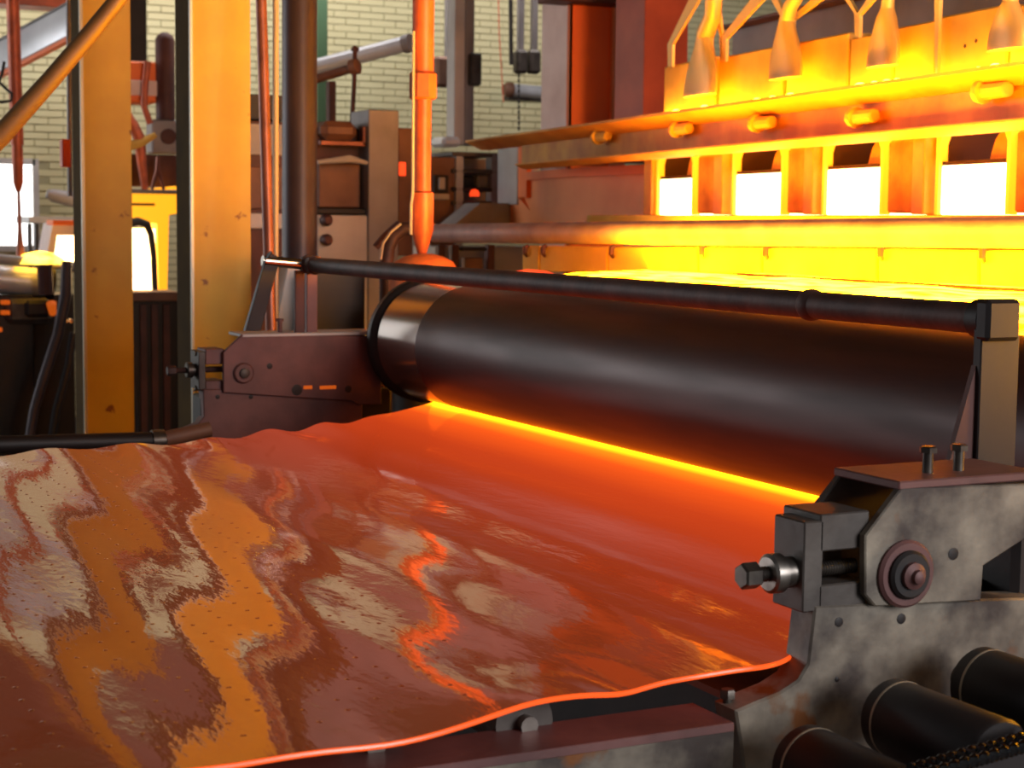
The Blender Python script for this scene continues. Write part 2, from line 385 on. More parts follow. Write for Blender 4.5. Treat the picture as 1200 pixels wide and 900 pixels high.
# ---- pipe across the front of the roll, carried on a post at each housing
PYY = 1.775; PZ = 1.613
pl = T('cross_pipe', 'scaled brown pipe spanning in front of the forming roll', 'pipe', (-3.4, PYY, PZ))
MB().tube([(-4.93, PYY, PZ), (-4.0, PYY, PZ), (-1.94, PYY, PZ)], .0235, 24).build('pipe_body', 'pipe', pl)
MB().lathe((-2.42, PYY, PZ), (1, 0, 0), [(0, .0236), (.006, .027), (.014, .028), (.024, .0265), (.03, .0236)], 24).build('weld_ring', 'pipe', pl)
MB().lathe((-4.985, PYY, PZ), (1, 0, 0), [(0, .024), (.004, .030), (.03, .030), (.034, .024), (.06, .024), (.064, .030), (.085, .030), (.09, .024)], 8).build('union_nut', 'pipe', pl)
MB().tube([(-4.97, PYY - .01, PZ), (-4.97, PYY - .145, PZ + .012)], .0165, 16).build('chromed_stub', 'chrome', pl)
MB().lathe((-1.99, PYY, PZ), (1, 0, 0), [(0, .026), (.004, .030), (.03, .030), (.034, .026)], 20).build('end_clamp', 'black', pl)
MB().box((-1.945, PYY, PZ), (.03, .066, .062), None, .006).build('end_block', 'black', pl)

# ---- bearing housings
GX = -1.775
hr = T('bearing_housing', 'burnt blotchy bearing housing with two upright bolts at lower right', 'bearing housing', (GX - .07, 1.5, .95))
upper = [(1014, 628), (1057, 571), (1222, 567), (1222, 618), (1153, 663), (1150, 704), (1026, 711), (1014, 697)]
poly(upper, GX, -.014, .002).build('near_plate', 'blotch', hr)
pts = [on(0, x, y, GX) for x, y in upper]; pts = [p_ - Vector((.128, 0, 0)) for p_ in pts]
MB().prism(pts, (-.014, 0, 0), .002).build('far_plate', 'steel', hr)
a0 = on(0, 1057, 571, GX); 
MB().box((GX - .071, a0.y + .12, a0.z + .002), (.142, .25, .012), None, .002).build('top_plate', 'rust', hr)
for px_ in (1087, 1123):
    q = on(0, px_, 552, GX - .05); b = MB(); bolt(b, (GX - .05, q.y, a0.z + .006), (0, 0, 1), .0075, .030, .0125, .009); b.build('upright_bolt', 'boltdark', hr)
lower = [(955, 710), (951, 745), (947, 778), (936, 797), (915, 811), (890, 821), (862, 833), (868, 870), (874, 915), (1240, 915), (1240, 700), (1150, 702)]
poly(lower, GX - .012, -.052, .003).build('base_plate', 'blotch', hr)
# hub rings on the near plate
hc = on(0, 1060, 672, GX)
MB().lathe(hc, (1, 0, 0), [(-.01, .046), (.004, .046), (.008, .042)], 32).build('hub_ring', 'rust', hr)
MB().lathe(hc, (1, 0, 0), [(.0, .033), (.012, .033), (.016, .029)], 32).build('hub_ring', 'black', hr)
h2 = MB().lathe(hc, (1, 0, 0), [(.01, .019), (.022, .018), (.026, .010), (.032, .009), (.034, .005)], 24).build('hub_shaft', 'rust', hr)
# black discs that paint the shade inside the plate holes
for hx, hy, hrad, XX in ((1117, 649, .0085, GX), (983, 729, .0065, GX - .012), (1056, 725, .0072, GX - .012), (981, 796, .0035, GX - .012)):
    q = on(0, hx, hy, XX); MB().lathe(q + Vector((-.012, 0, 0)), (1, 0, 0), [(0, hrad), (.0128, hrad), (.0132, hrad * .8)], 18).build('hole_shade_disc', 'black', hr)
# adjusting screw, its stepped block in front
BX = GX - .014
c0, c1 = on(0, 943, 612, BX), on(0, 963, 716, BX)
MB().box((BX - .034, (c0.y + c1.y) / 2, (c0.z + c1.z) / 2), (.068, abs(c1.y - c0.y), abs(c0.z - c1.z)), None, .002).build('end_block', 'steel', hr)
s0, s1 = on(0, 962, 603, BX), on(0, 1016, 708, BX); pk0, pk1 = on(0, 961, 647, BX), on(0, 1000, 682, BX)
b = MB()
ym = (s0.y + s1.y) / 2; yl = s1.y - s0.y
b.box((BX - .042, ym, (s0.z + pk0.z) / 2), (.084, yl, s0.z - pk0.z), None, .002)
b.box((BX - .042, ym, (pk1.z + s1.z) / 2), (.084, yl, pk1.z - s1.z), None, .002)
b.box((BX - .07, ym, (pk0.z + pk1.z) / 2), (.028, yl, pk0.z - pk1.z + .002))
b.build('screw_block', 'steel', hr)
sz = on(0, 918, 667, BX - .045).z; sx = BX - .028
def yat(px_): return on(0, px_, 667, sx).y
def screw(parent, sx, sz, yh, yn, ye, yb, r, m1, m2):
    """square-headed adjusting screw: head at yh, collar nut yn..ye, runs on into the block to yb"""
    b = MB(); prof = [(0, r)]
    n = int((yb - yh) / .0042)
    for k in range(n): prof += [((k + .0) * .0042, r * .88), ((k + .5) * .0042, r)]
    b.lathe((sx, yh, sz), (0, 1, 0), prof[1:], 16); b.build('screw_thread', m1, parent)
    MB().lathe((sx, yh - .024, sz), (0, 1, 0), [(0, r * 1.45), (.003, r * 1.7), (.024, r * 1.7), (.027, r * 1.4)], 6).build('screw_head', m1, parent)
    MB().lathe((sx, yn, sz), (0, 1, 0), [(0, r * 2.1), (.003, r * 2.5), ((ye - yn) * .45, r * 2.5), ((ye - yn) * .48, r * 2.0), (ye - yn, r * 2.0)], 24).build('collar_nut', m2, parent)
screw(hr, sx, sz, yat(886), yat(899), yat(930), yat(1002), .0105, 'boltdark', 'shaft')
# small clamp bolt on the foot of the housing
q = on(0, 850, 815, GX - .05); b = MB(); bolt(b, (GX - .045, q.y, q.z - .012), (0, 0, 1), .006, .010, .0105, .012); b.build('foot_bolt', 'boltdark', hr)
p0, p1 = on(0, 1183, 400, -1.93), on(0, 1216, 400, -1.93)
post = T('pipe_post', 'dark steel post holding the pipe at the right edge', 'post', (-1.95, PYY, 1.40))
MB().box((-1.955, PYY + .008, 1.49), (.018, .075, .22), None, .002).build('upright', 'black', post)
MB().prism([(-1.965, PYY - .03, 1.40), (-1.965, PYY - .075, 1.40), (-1.965, PYY - .03, 1.545)], (.01, 0, 0)).build('gusset', 'maroon', post)

LX = -4.943
hl = T('bearing_housing', 'red-brown bearing housing beyond the far edge of the sheet', 'bearing housing', (LX, 1.6, 1.0))
poly([(262, 413), (284, 392), (447, 394), (447, 474), (420, 474), (412, 470), (262, 460)], LX, -.014, .002).build('near_plate', 'rust', hl)
poly([(238, 456), (262, 456), (425, 464), (425, 520), (345, 545), (225, 560), (195, 530), (197, 512), (232, 497), (239, 488)], LX - .014, -.05, .003).build('base_plate', 'rust', hl)
poly([(262, 413), (284, 392), (447, 394), (447, 474), (262, 460)], LX - .13, -.014).build('far_plate', 'steel', hl)
q = on(0, 360, 392, LX); y0_, y1_ = on(0, 284, 392, LX).y, on(0, 447, 394, LX).y
MB().box((LX - .07, (y0_ + y1_) / 2, q.z), (.142, y1_ - y0_, .010), None, .002).build('top_plate', 'greylight', hl)
q = on(0, 328, 385, LX - .05); b = MB(); bolt(b, (LX - .05, q.y, on(0, 328, 391, LX).z), (0, 0, 1), .0075, .034, .0125, .009); b.build('upright_bolt', 'rust', hl)
hc = on(0, 285, 437, LX)
MB().lathe(hc, (1, 0, 0), [(-.005, .031), (.008, .031), (.012, .027)], 28).build('hub_ring', 'rust', hl)
MB().lathe(hc, (1, 0, 0), [(0, .016), (.020, .015), (.022, .010)], 20).build('hub_shaft', 'steel', hl)
for hx, hy, hrad, XX in ((316, 429, .009, LX), (255, 465, .007, LX - .014), (294, 465, .007, LX - .014), (348, 457, .017, LX), (408, 456, .011, LX)):
    q = on(0, hx, hy, XX); MB().lathe(q + Vector((-.012, 0, 0)), (1, 0, 0), [(0, hrad), (.0128, hrad), (.0132, hrad * .8)], 18).build('hole_shade_disc', 'black', hl)  # flat black discs in place of shaded holes
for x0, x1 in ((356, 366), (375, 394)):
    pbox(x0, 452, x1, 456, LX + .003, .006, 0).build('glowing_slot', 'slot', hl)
BX = LX - .02
pbox(233, 412, 241, 457, BX, .09, .002).build('end_block', 'steel', hl)
pbox(241, 409, 263, 427, BX, .09, .002).build('screw_block', 'rust', hl)
pbox(241, 446, 263, 462, BX, .09, .002).build('screw_block', 'rust', hl)
for yy in (414, 455):
    q = on(0, 231, yy, BX - .03); MB().lathe(q, (0, 1, 0), [(-.008, .008), (.01, .008)], 6).build('block_bolt', 'boltdark', hl)
sz = on(0, 225, 435, BX).z; sx = BX - .04
def yat(px_): return on(0, px_, 435, sx).y
screw(hl, sx, sz, yat(205), yat(218), yat(233), yat(262), .0095, 'pipe', 'boltdark')
post2 = T('pipe_post', 'red-brown post carrying the pipe on the far housing', 'post', (-4.95, PYY, 1.40))
MB().box((-4.975, PYY + .012, 1.488), (.02, .035, .215), None, .002).build('upright', 'rust', post2)
MB().box((-4.965, PYY - .03, 1.488), (.014, .03, .215), None, .002).build('side_plate', 'maroon', post2)
arm = T('link_arm', 'slanting flat black link arm from the chromed stub to the far housing', 'arm', (-4.97, 1.6, 1.42))
MB().prism([on(0, x, y, -4.96) for x, y in ((316, 296), (325, 300), (326, 312), (306, 388), (287, 388), (311, 306))], (-.02, 0, 0), .002).build('arm_bar', 'black', arm)
MB().tube([on(0, x, y, -4.957) for x, y in ((318, 295), (310, 306), (299, 346), (287, 388))], .004, 8).build('bright_edge', 'chrome', arm)

# ---- conveyor: rollers, near rail, far rail
cr = T('conveyor_roller', 'dark conveyor roller under the sheet, nearest to the burnt housing', 'roller', (-3.0, .95, 1.08), 'conveyor rollers under the sheet')
MB().lathe((-4.05, .95, 1.125), (1, 0, 0), [(0, .04), (2.19, .04)], 24).build('roller_tube', 'steel', cr)
MB().lathe((-1.86, .95, 1.125), (1, 0, 0), [(0, .012), (.015, .012)], 12).build('axle', 'shaft', cr)
for k, w_ in enumerate(('second', 'third', 'fourth', 'fifth', 'sixth')): cpy(cr, (0, -.205 * (k + 1), 0), 'dark conveyor roller under the sheet, %s away from the burnt housing' % w_)
rl = T('conveyor_rail', 'steel rail with red lit top along the near edge of the sheet', 'rail', (-1.82, .3, 1.0))
q0, q1 = on(2, 600, 885, 1.118), on(2, 866, 850, 1.118); qb = on(2, 800, 826, 1.118)
yr1 = q1.y; xr = q0.x; xb = qb.x
MB().box(((xr + xb) / 2, (yr1 - .9) / 2, 1.113), (xr - xb, yr1 + .9, .012), None, .001).build('rail_top', 'rust', rl)
MB().box((xr - .006, (yr1 - .9) / 2, 1.055), (.012, yr1 + .9, .106), None, .001).build('rail_web', 'blotch', rl)
sr = T('side_rail', 'thick black round rail along the far edge of the sheet', 'rail', (-4.6, .6, 1.1))
g0, g1 = on(0, 0, 521, -4.62), on(0, 186, 516, -4.62)
MB().tube([g0 + (g0 - g1) * 1.5, g0, g1], .024, 16).build('rail_tube', 'black', sr)
MB().lathe(g1, (0, 1, 0), [(-.02, .03), (.015, .03), (.02, .02)], 12).build('end_collar', 'boltdark', sr)
MB().tube([g1 + Vector((0, 0, 0)), on(0, 246, 503, -4.62)], .022, 12).build('end_bar', 'brown', sr)
# drive rollers and chain at the lower right
dr = None
labs = ('nearest of three dark drive rollers at the lower right, red sheen along it', 'middle of three dark drive rollers below the burnt housing', 'farthest of three dark drive rollers, at the right edge')
for k, (px_, py_) in enumerate(((940, 893), (1042, 838), (1145, 800))):
    q = on(0, px_, py_, -1.715)
    d_ = T('drive_roller', labs[k], 'roller', (q.x + .1, q.y, q.z - .05), 'drive rollers by the chain')
    MB().lathe(q, (1, 0, 0), [(0, .046), (.006, .050), (.20, .050), (.206, .046)], 40).build('roller_tube', 'black', d_)
    MB().lathe(q, (1, 0, 0), [(.022, .0503), (.024, .0508), (.026, .0503)], 40).build('brass_line', 'conduit', d_)
    MB().lathe(q, (1, 0, 0), [(-.03, .020), (0, .020)], 16).build('shaft', 'boltdark', d_)
ch = T('drive_chain', 'greasy black roller chain beside the drive rollers', 'chain', (-1.47, 1.5, 1.05))
c0, c1 = on(0, 1075, 905, -1.47), on(0, 1225, 862, -1.47)
nl = 13
for k in range(nl):
    p_ = c0.lerp(c1, (k + .5) / nl); dr_ = (c1 - c0).normalized(); ln = (c1 - c0).length / nl
    b = MB()
    for s_ in (-1, 1): b.tube([p_ - dr_ * ln * .5 + Vector((s_ * .011, 0, 0)), p_ + Vector((s_ * .011, 0, 0)), p_ + dr_ * ln * .5 + Vector((s_ * .011, 0, 0))], [.0085, .006, .0085], 10)
    b.lathe(p_ - Vector((.016, 0, 0)), (1, 0, 0), [(0, .007), (.032, .007), (.034, .004)], 10)
    b.build('link', 'grease', ch)
bd = tag(MB().box((-3.47, 2.35, .40), (2.9, .9, .80), None, .01).build('machine_bed', 'black'), 'black machine bed under the two rolls', 'machine')
MB().box((-1.93, 1.75, .62), (.10, .52, 1.24), None, .008).build('pedestal', 'black', hr)
MB().box((-1.885, 1.93, 1.17), (.13, .44, .42), None, .01).build('gear_case', 'black', hr)  # black gear case enlarged to cover the sheet glow behind it
MB().box((-5.03, 1.75, .61), (.10, .62, 1.22), None, .008).build('pedestal', 'black', hl)

# ================================================================== FURNACE
pool = T('molten_pool', 'yellow molten glass flowing over the lip behind the roll', 'molten glass', (-3.2, 2.55, 1.5))
b = MB(); rows = []
NXP = 40
for j, (yy, zz) in enumerate(((2.92, 1.597), (2.80, 1.595), (2.66, 1.588), (2.52, 1.572), (2.40, 1.545), (2.33, 1.48))):
    rows.append([b.bm.verts.new((-4.86 + .085 * i, yy, zz + .006 * noise.noise((i * .35, j * .6, 2)))) for i in range(NXP + 1)])
for r1, r2 in zip(rows, rows[1:]):
    for i in range(NXP): b.bm.faces.new((r1[i], r2[i], r2[i + 1], r1[i + 1]))
b.build('glass_surface', 'molten', pool)
MB().prism([(-5.6, 3.01, 1.60), (-2.5, 3.01, 1.60), (-2.5, 3.13, 1.60), (-5.7, 3.56, 1.60)], (0, 0, .012)).build('fill_glow_surface', 'tank', pool)  # unseen glowing surface added to light the casing, piers and beam
lip = T('lip_brick', 'red-brown lip block under the molten glass', 'block', (-3.2, 2.6, 1.3))
MB().box((-3.2, 2.66, 1.36), (3.34, .52, .20), None, .01).build('lip_body', 'brown', lip)
MB().tube([on(1, x, y, 2.42) for x, y in ((598, 321), (618, 319), (640, 321), (655, 325))], [.006, .010, .010, .006], 10).build('crusted_end', 'cap', lip)

# row of lip tiles hung on pins
TY = 2.925
edges = [(611, 288, 318), (632, 288, 317), (712, 289, 318), (818, 289, 319), (893, 290, 319), (1028, 291, 328), (1147, 293, 333), (1260, 293, 338)]
tl = ['leftmost lip tile of the row, orange, narrow, by the red crust', 'orange mottled lip tile second from the left of the row', 'yellow glowing lip tile third from the left of the row', 'yellow lip tile just left of the step in the row', 'taller yellow lip tile just right of the step in the row', 'yellow lip tile with a pin at each end, second from the right', 'rightmost lip tile of the row, cut by the frame']
for k in range(7):
    (xa, ta, ba), (xb_, tb, bb) = edges[k], edges[k + 1]
    yk = TY - (.02 if k >= 4 else 0)
    A, Bq = on(1, xa + 1, ta, yk), on(1, xb_ - 1, tb, yk); Al, Bl = on(1, xa + 1, ba + 1, yk), on(1, xb_ - 1, bb + 1, yk)
    t = T('lip_tile', tl[k], 'tile', ((A.x + Bq.x) / 2, yk + .04, Al.z), 'lip tiles over the molten pool')
    MB().prism([A, Bq, Bl, Al], (0, .07, 0), .004).build('tile_body', 'stone', t)
    for e_ in (xa + 5, ):
        P = on(1, e_ + 3, ta + 9, yk)
        b = MB(); b.tube([P + Vector((0, 0, .028)), P + Vector((0, -.012, .022)), P + Vector((.002, -.014, .0)), P + Vector((0, -.004, -.012))], [.008, .010, .009, .005], 8)
        b.build('pin', 'maroon', t)
wp = T('water_pipe', 'mauve straight pipe across the furnace above the row of lip tiles', 'pipe', (-3.3, 2.86, 1.7))
w0, w1 = on(1, 506, 273.5, 2.86), on(1, 1260, 272, 2.86)
MB().tube([w0, w0.lerp(w1, .5), w1], .038, 28).build('pipe_body', 'mauvepipe', wp)
MB().lathe(w0, (1, 0, 0), [(-.03, .02), (0, .03), (.004, .042), (.03, .042), (.034, .038)], 20).build('end_cap', 'maroon', wp)

def fbox(x0, y0, x1, y1, v, dv, bv=.004, b=None, zb=None, zt=None):
    xm = (x0 + x1) / 2; ym = (y0 + y1) / 2
    ua, ub = onF(x0, ym, v)[0], onF(x1, ym, v)[0]; z1 = onF(xm, y0, v)[1] if zt is None else zt; z0 = onF(xm, y1, v)[1] if zb is None else zb
    rot = Matrix.Rotation(math.radians(-8.03), 3, 'Z')
    return (b or MB()).box(FP((ua + ub) / 2, v + dv / 2, (z0 + z1) / 2), (abs(ub - ua), dv, abs(z1 - z0)), rot, bv)
ZB = 1.785; ZC = 2.04
# burner ports: cheeks, a white-hot block in the lower half, dark arch above
ports = [(772, 816), (861, 921), (967, 1038), (1100, 1187)]
pn = ('leftmost burner port, smallest white-hot opening in the furnace front', 'second burner port from the left with white-hot lower half', 'third burner port from the left with white-hot lower half', 'rightmost burner port, largest white-hot opening in the furnace front')
tops = [210, 204, 198, 193]
for k, (xa, xb_) in enumerate(ports):
    ua, ub = onF(xa, 215, 0)[0], onF(xb_, 215, 0)[0]; um = (ua + ub) / 2
    zt = onF((xa + xb_) / 2, tops[k], .03)[1]
    t = T('burner_port', pn[k], 'burner port', FP(um, .1, ZB), 'burner ports in the furnace front')
    rot = Matrix.Rotation(math.radians(-8.03), 3, 'Z')
    MB().box(FP(um, .08, (ZB + zt) / 2), (ub - ua - .012, .16, zt - ZB), rot, .004).build('white_hot_block', 'whitehot', t)
    MB().box(FP(um, .09, zt + .006), (ub - ua - .012, .18, .012), rot, .002).build('light_shield', 'port', t)  # dark slab added to keep the white-hot block from flooding the port
    for s_, ue in ((-1, ua), (1, ub)):
        MB().prism([FP(ue, -.012, ZB), FP(ue - s_ * .016, -.012, ZB), FP(ue - s_ * .016, -.012, ZC - .05), FP(ue - s_ * .045, -.012, ZC), FP(ue, -.012, ZC)], FV * .03).build('cheek', 'lining', t)
    MB().box(FP(ua + .006, .29, (zt + ZC) / 2 + .03), (.03, .54, ZC - zt + .06), rot).build('port_side', 'port', t)
    MB().box(FP(um, .52, (ZB + ZC) / 2 + .02), (ub - ua + .1, .02, ZC - ZB + .04), rot).build('port_back', 'port', t)
    wi = (ub - ua) * .42
    MB().prism([FP(ub - wi, .03, zt), FP(ub - .01, .03, zt), FP(ub - .01, .03, ZC), FP(ub - wi * .55, .03, ZC), FP(ub - wi * .85, .03, ZC - .04), FP(ub - wi, .03, ZC - .09)], FV * .05).build('inner_brick', 'pier', t)
piers = [(817, 858, 'burner pier between the first and second ports'), (922, 965, 'burner pier between the second and third ports'), (1039, 1097, 'burner pier between the third and fourth ports'), (1188, 1260, 'burner pier right of the last port, cut by the frame'), (762, 771, 'thin edge pier left of the first port')]
for xa, xb_, lb in piers:
    ua, ub = onF(xa, 215, 0)[0], onF(xb_, 215, 0)[0]; um = (ua + ub) / 2; wd = ub - ua
    t = T('burner_pier', lb.replace('burner pier', 'orange brick burner pier').replace('thin edge', 'thin orange edge'), 'pier', FP(um, .1, ZB), 'brick piers between the burner ports')
    rot = Matrix.Rotation(math.radians(-8.03), 3, 'Z')
    if wd > .1:
        MB().box(FP(um - wd * .12, .06, (ZB + ZC) / 2 - .01), (wd * .74, .12, ZC - ZB - .03), rot, .008).build('pier_brick', 'pier', t)
        MB().box(FP(um + wd * .36, .03, (ZB + ZC) / 2), (wd * .24, .14, ZC - ZB), rot, .004).build('pier_return', 'beam', t)
    else: MB().box(FP(um, .02, (ZB + ZC) / 2), (wd, .1, ZC - ZB), rot, .003).build('pier_brick', 'beam', t)
sill = tag(MB().box(FP(-.75, .07, ZB - .03), (4.0, .42, .055), Matrix.Rotation(math.radians(-8.03), 3, 'Z'), .004).build('furnace_sill', 'stone'), 'pale hot sill under the four burner ports', 'sill')

# channel beam in front of the ports: top flange, web, bottom flange, bolts
VB = -.10
bm_ = T('channel_beam', 'orange hot steel channel beam across the top of the burner ports', 'beam', FP(-1.2, VB, 2.05))
tL, bL = onF(612, 158, VB), onF(612, 193, VB); tR, bR = onF(1240, 80, VB), onF(1240, 147, VB)
zt0 = (tL[1] + tR[1]) / 2; zb0 = (bL[1] + bR[1]) / 2; uL, uR = tL[0], tR[0]
rot = Matrix.Rotation(math.radians(-8.03), 3, 'Z')
MB().box(FP((uL + uR) / 2, VB + .005, (zt0 + zb0) / 2), (uR - uL, .012, zt0 - zb0), rot).build('web', 'beam', bm_)
uT = onF(556, 160, VB - .05)[0]
MB().prism([FP(uT, v_, z_) for v_, z_ in ((VB + .035, zt0 + .006), (VB - .10, zt0 + .006), (VB - .10, zt0 - .004), (VB - .012, zt0 - .042), (VB + .035, zt0 - .042))], FU * (uR - uT)).build('top_flange', 'flange', bm_)
MB().prism([FP(uL + .1, v_, z_) for v_, z_ in ((VB + .02, zb0 + .006), (VB - .07, zb0 + .010), (VB - .07, zb0 + .004), (VB - .03, zb0 - .014), (VB + .02, zb0 - .014))], FU * (uR - uL - .1)).build('bottom_flange', 'flange', bm_)
for px_, py_ in ((705, 161), (798, 152), (892, 145), (1008, 138), (1158, 108)):
    u_, z_ = onF(px_, py_, VB - .02)
    b = MB(); b.lathe(FP(u_ - .02, VB - .035, z_), FU, [(0, .030), (.012, .033), (.026, .033), (.03, .022), (.13, .021), (.135, .015)], 10)
    b.build('flange_bolt', 'stone', bm_)
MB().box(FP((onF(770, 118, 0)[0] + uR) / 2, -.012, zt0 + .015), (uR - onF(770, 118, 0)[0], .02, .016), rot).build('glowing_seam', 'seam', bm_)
# stones standing on the beam
st = [(778, 838, 72, 118), (843, 916, 60, 110), (922, 993, 45, 98), (996, 1046, 40, 94), (1049, 1096, 28, 84), (1101, 1180, 12, 76), (1184, 1260, 0, 66)]
sl = ['leftmost pinkish refractory block on the channel beam', 'bright yellow refractory block, second from the left on the beam', 'yellow refractory block between the second and third nozzles', 'narrow refractory block behind the third nozzle', 'narrow yellow refractory block just right of the third nozzle', 'large yellow refractory block with two small dark pits', 'rightmost refractory block on the channel beam']
for k, (xa, xb_, ya, yb_) in enumerate(st):
    t = T('refractory_block', sl[k], 'block', FP(onF((xa + xb_) / 2, yb_, .03)[0], .1, zt0 + .006), 'refractory blocks standing on the channel beam')
    fbox(xa, ya, xb_, yb_, .03, .16, .006, None, zt0 + .006).build('block_body', 'stone', t)
    if k == 5:
        for hx, hy in ((1131, 54), (1144, 48)):
            u_, z_ = onF(hx, hy, .03); MB().lathe(FP(u_, .03, z_), -FV, [(-.01, .006), (.0015, .006), (.002, .004)], 12).build('pit', 'maroon', t)
# fishtail nozzles: flattened mouth, neck, hose going up
nz_ = [(820, 112, 35, 826, 42, [(835, 20), (837, -12)], 'leftmost fishtail nozzle on the beam, curved neck'), (920, 92, 34, 922, 25, [(926, 8), (940, -14)], 'second fishtail nozzle from the left, on a forked neck'), (1034, 78, 32, 1040, 10, [(1041, 0), (1042, -16)], 'third fishtail nozzle from the left, straight neck'), (1180, 58, 42, 1184, 2, [(1186, -10), (1188, -30)], 'rightmost fishtail nozzle on the beam')]
for bx_, by_, bw, nx, ny, hs, lb in nz_:
    v = -.035
    def F(x, y): u_, z_ = onF(x, y, v); return FP(u_, v, z_)
    P0, Pn = F(bx_, by_), F(nx, ny); wd = (F(bx_ + bw / 2, by_) - F(bx_ - bw / 2, by_)).length / 2
    P0.z = max(P0.z, zt0 + .02)
    t = T('fishtail_nozzle', 'yellow lit ' + lb, 'nozzle', P0, 'fishtail nozzles above the burner ports')
    b = MB(); pts = [P0.lerp(Pn, q) for q in (0, .15, .4, .65, .85, 1)]
    rs = [wd, wd * 1.02, wd * .92, wd * .66, wd * .38, wd * .26]
    rings = []
    for p_, r_ in zip(pts, rs):
        dpt = .032 if r_ > .032 else r_
        rings.append([b.bm.verts.new(p_ + FU * (r_ * math.cos(2 * PI * k / 18)) + FV * (dpt * math.sin(2 * PI * k / 18))) for k in range(18)])
    for r1, r2 in zip(rings, rings[1:]):
        for k in range(18): b.bm.faces.new((r1[k], r1[(k + 1) % 18], r2[(k + 1) % 18], r2[k]))
    b.bm.faces.new(rings[0]); b.bm.faces.new(rings[-1]); b.build('nozzle_body', 'nozzle', t)
    MB().tube([Pn] + [F(*h) for h in hs] + [F(*hs[-1]) + Vector((0, 0, .7))], [wd * .26, wd * .24, wd * .24, wd * .24, wd * .24][:len(hs) + 2], 12).build('neck', 'nozzle', t)
    b = MB()
    for q in range(5):
        c = P0 + FU * (-.9 + .45 * q + random.uniform(-.1, .1)) * wd * 1.5 + FV * random.uniform(-.035, .0); c.z = zt0 + .006
        r_ = random.uniform(.016, .03); b.lathe(c, (0, 0, 1), [(0, r_), (r_ * .6, r_ * .85), (r_ * .95, r_ * .3)], 8)
    b.build('hot_crust', 'crust', t)
# slanting flat straps that carry the burners
sp_ = [((785, 52), (817, -8), 12, 'first slanting orange strap left of the nozzles'), ((847, 46), (893, -8), 15, 'wide slanting orange strap between first and second nozzles'), ((845, 44), (836, -8), 6, 'thin steep strap between first and second nozzles'), ((918, 22), (904, -8), 9, 'left prong above the second nozzle'), ((926, 24), (966, -8), 13, 'right prong above the second nozzle'), ((1003, 16), (988, -8), 7, 'thin strap left of the third nozzle'), ((1005, 18), (1026, -8), 9, 'slanting strap left of the third nozzle'), ((1097, 62), (1098, -8), 6, 'upright rod between the third and last nozzles')]
for (x0, y0), (x1, y1), wpx, lb in sp_:
    def F(x, y): u_, z_ = onF(x, y, .0); return FP(u_, .0, z_)
    A, Bq = F(x0, y0), F(x1, y1); sd = (F(x0 + wpx / 2, y0) - F(x0 - wpx / 2, y0)) * .5
    low_ = F(x0, y0 + 26)
    b = MB(); b.prism([A - sd * .5, A + sd * .5, Bq + sd, Bq - sd], FV * .012)
    b.prism([low_ - sd * .4, low_ + sd * .4, A + sd * .5, A - sd * .5], FV * .012)
    tag(b.build('hanger_strap', 'nozzle'), lb.replace('strap', 'hanger strap') if 'strap' in lb else 'yellow hanger strap, ' + lb, 'strap', 'hanger straps of the burners')
cb = T('cross_beam', 'grey beam with brown patches behind the refractory blocks', 'beam', FP(-1, .5, 2.3))
c0, c1 = onF(800, 62, .42), onF(1100, 12, .42); zc = (c0[1] + c1[1]) / 2
MB().box(FP(-.4, .45, zc), (4.2, .06, .15), rot, .004).build('beam_web', 'grey', cb)
MB().box(FP(-.4, .42, zc + .08), (4.2, .14, .012), rot).build('beam_flange', 'brown', cb)
fc = T('furnace_shell', 'dark maroon furnace shell behind the burners at the upper right', 'furnace', FP(-.2, 1.2, 0))
MB().box(FP(.05, 1.1, 2.3), (4.0, .2, 2.4), rot, .01).build('shell_wall', 'maroon', fc)
for k in range(3): MB().box(FP(-1.6 + k * 1.2, .97, 2.75), (.1, .08, 1.5), rot, .005).build('shell_rib', 'black', fc)
MB().box(FP(-.6, .6, .85), (3.6, 1.0, 1.7), rot, .02).build('furnace_base', 'brown', fc)

# tank casing to the left of the ports
tk = T('tank_casing', 'orange curved tank casing under the left end of the channel beam', 'tank', at(690, 225, 8.2))
d0 = 8.35
v0 = .16
a_, b_ = onF(609, 196, v0), onF(764, 258, v0)
prof = []
for q in range(13):
    f = q / 12; u_ = a_[0] + (b_[0] - a_[0]) * f; prof.append((u_, v0 + .02 + .10 * (2 * f - 1) ** 2 - .10))
zt_, zl_ = onF(690, 208, v0)[1], onF(690, 262, v0)[1]
MB().prism([FP(u_, v_, zl_) for u_, v_ in prof] + [FP(prof[-1][0], .5, zl_), FP(prof[0][0], .5, zl_)], (0, 0, zt_ - zl_)).build('curved_wall', 'casing', tk)
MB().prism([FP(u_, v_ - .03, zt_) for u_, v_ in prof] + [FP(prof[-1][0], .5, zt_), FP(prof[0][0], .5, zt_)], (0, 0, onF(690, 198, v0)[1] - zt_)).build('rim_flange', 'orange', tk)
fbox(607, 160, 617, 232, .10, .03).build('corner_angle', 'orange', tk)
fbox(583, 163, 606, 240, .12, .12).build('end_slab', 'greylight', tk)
MB().prism([FP(*[(onF(x, y, .13)[0]), .13, onF(x, y, .13)[1]]) for x, y in ((583, 240), (608, 232), (640, 268), (560, 268))], FV * .2).build('lower_slope', 'casing', tk)

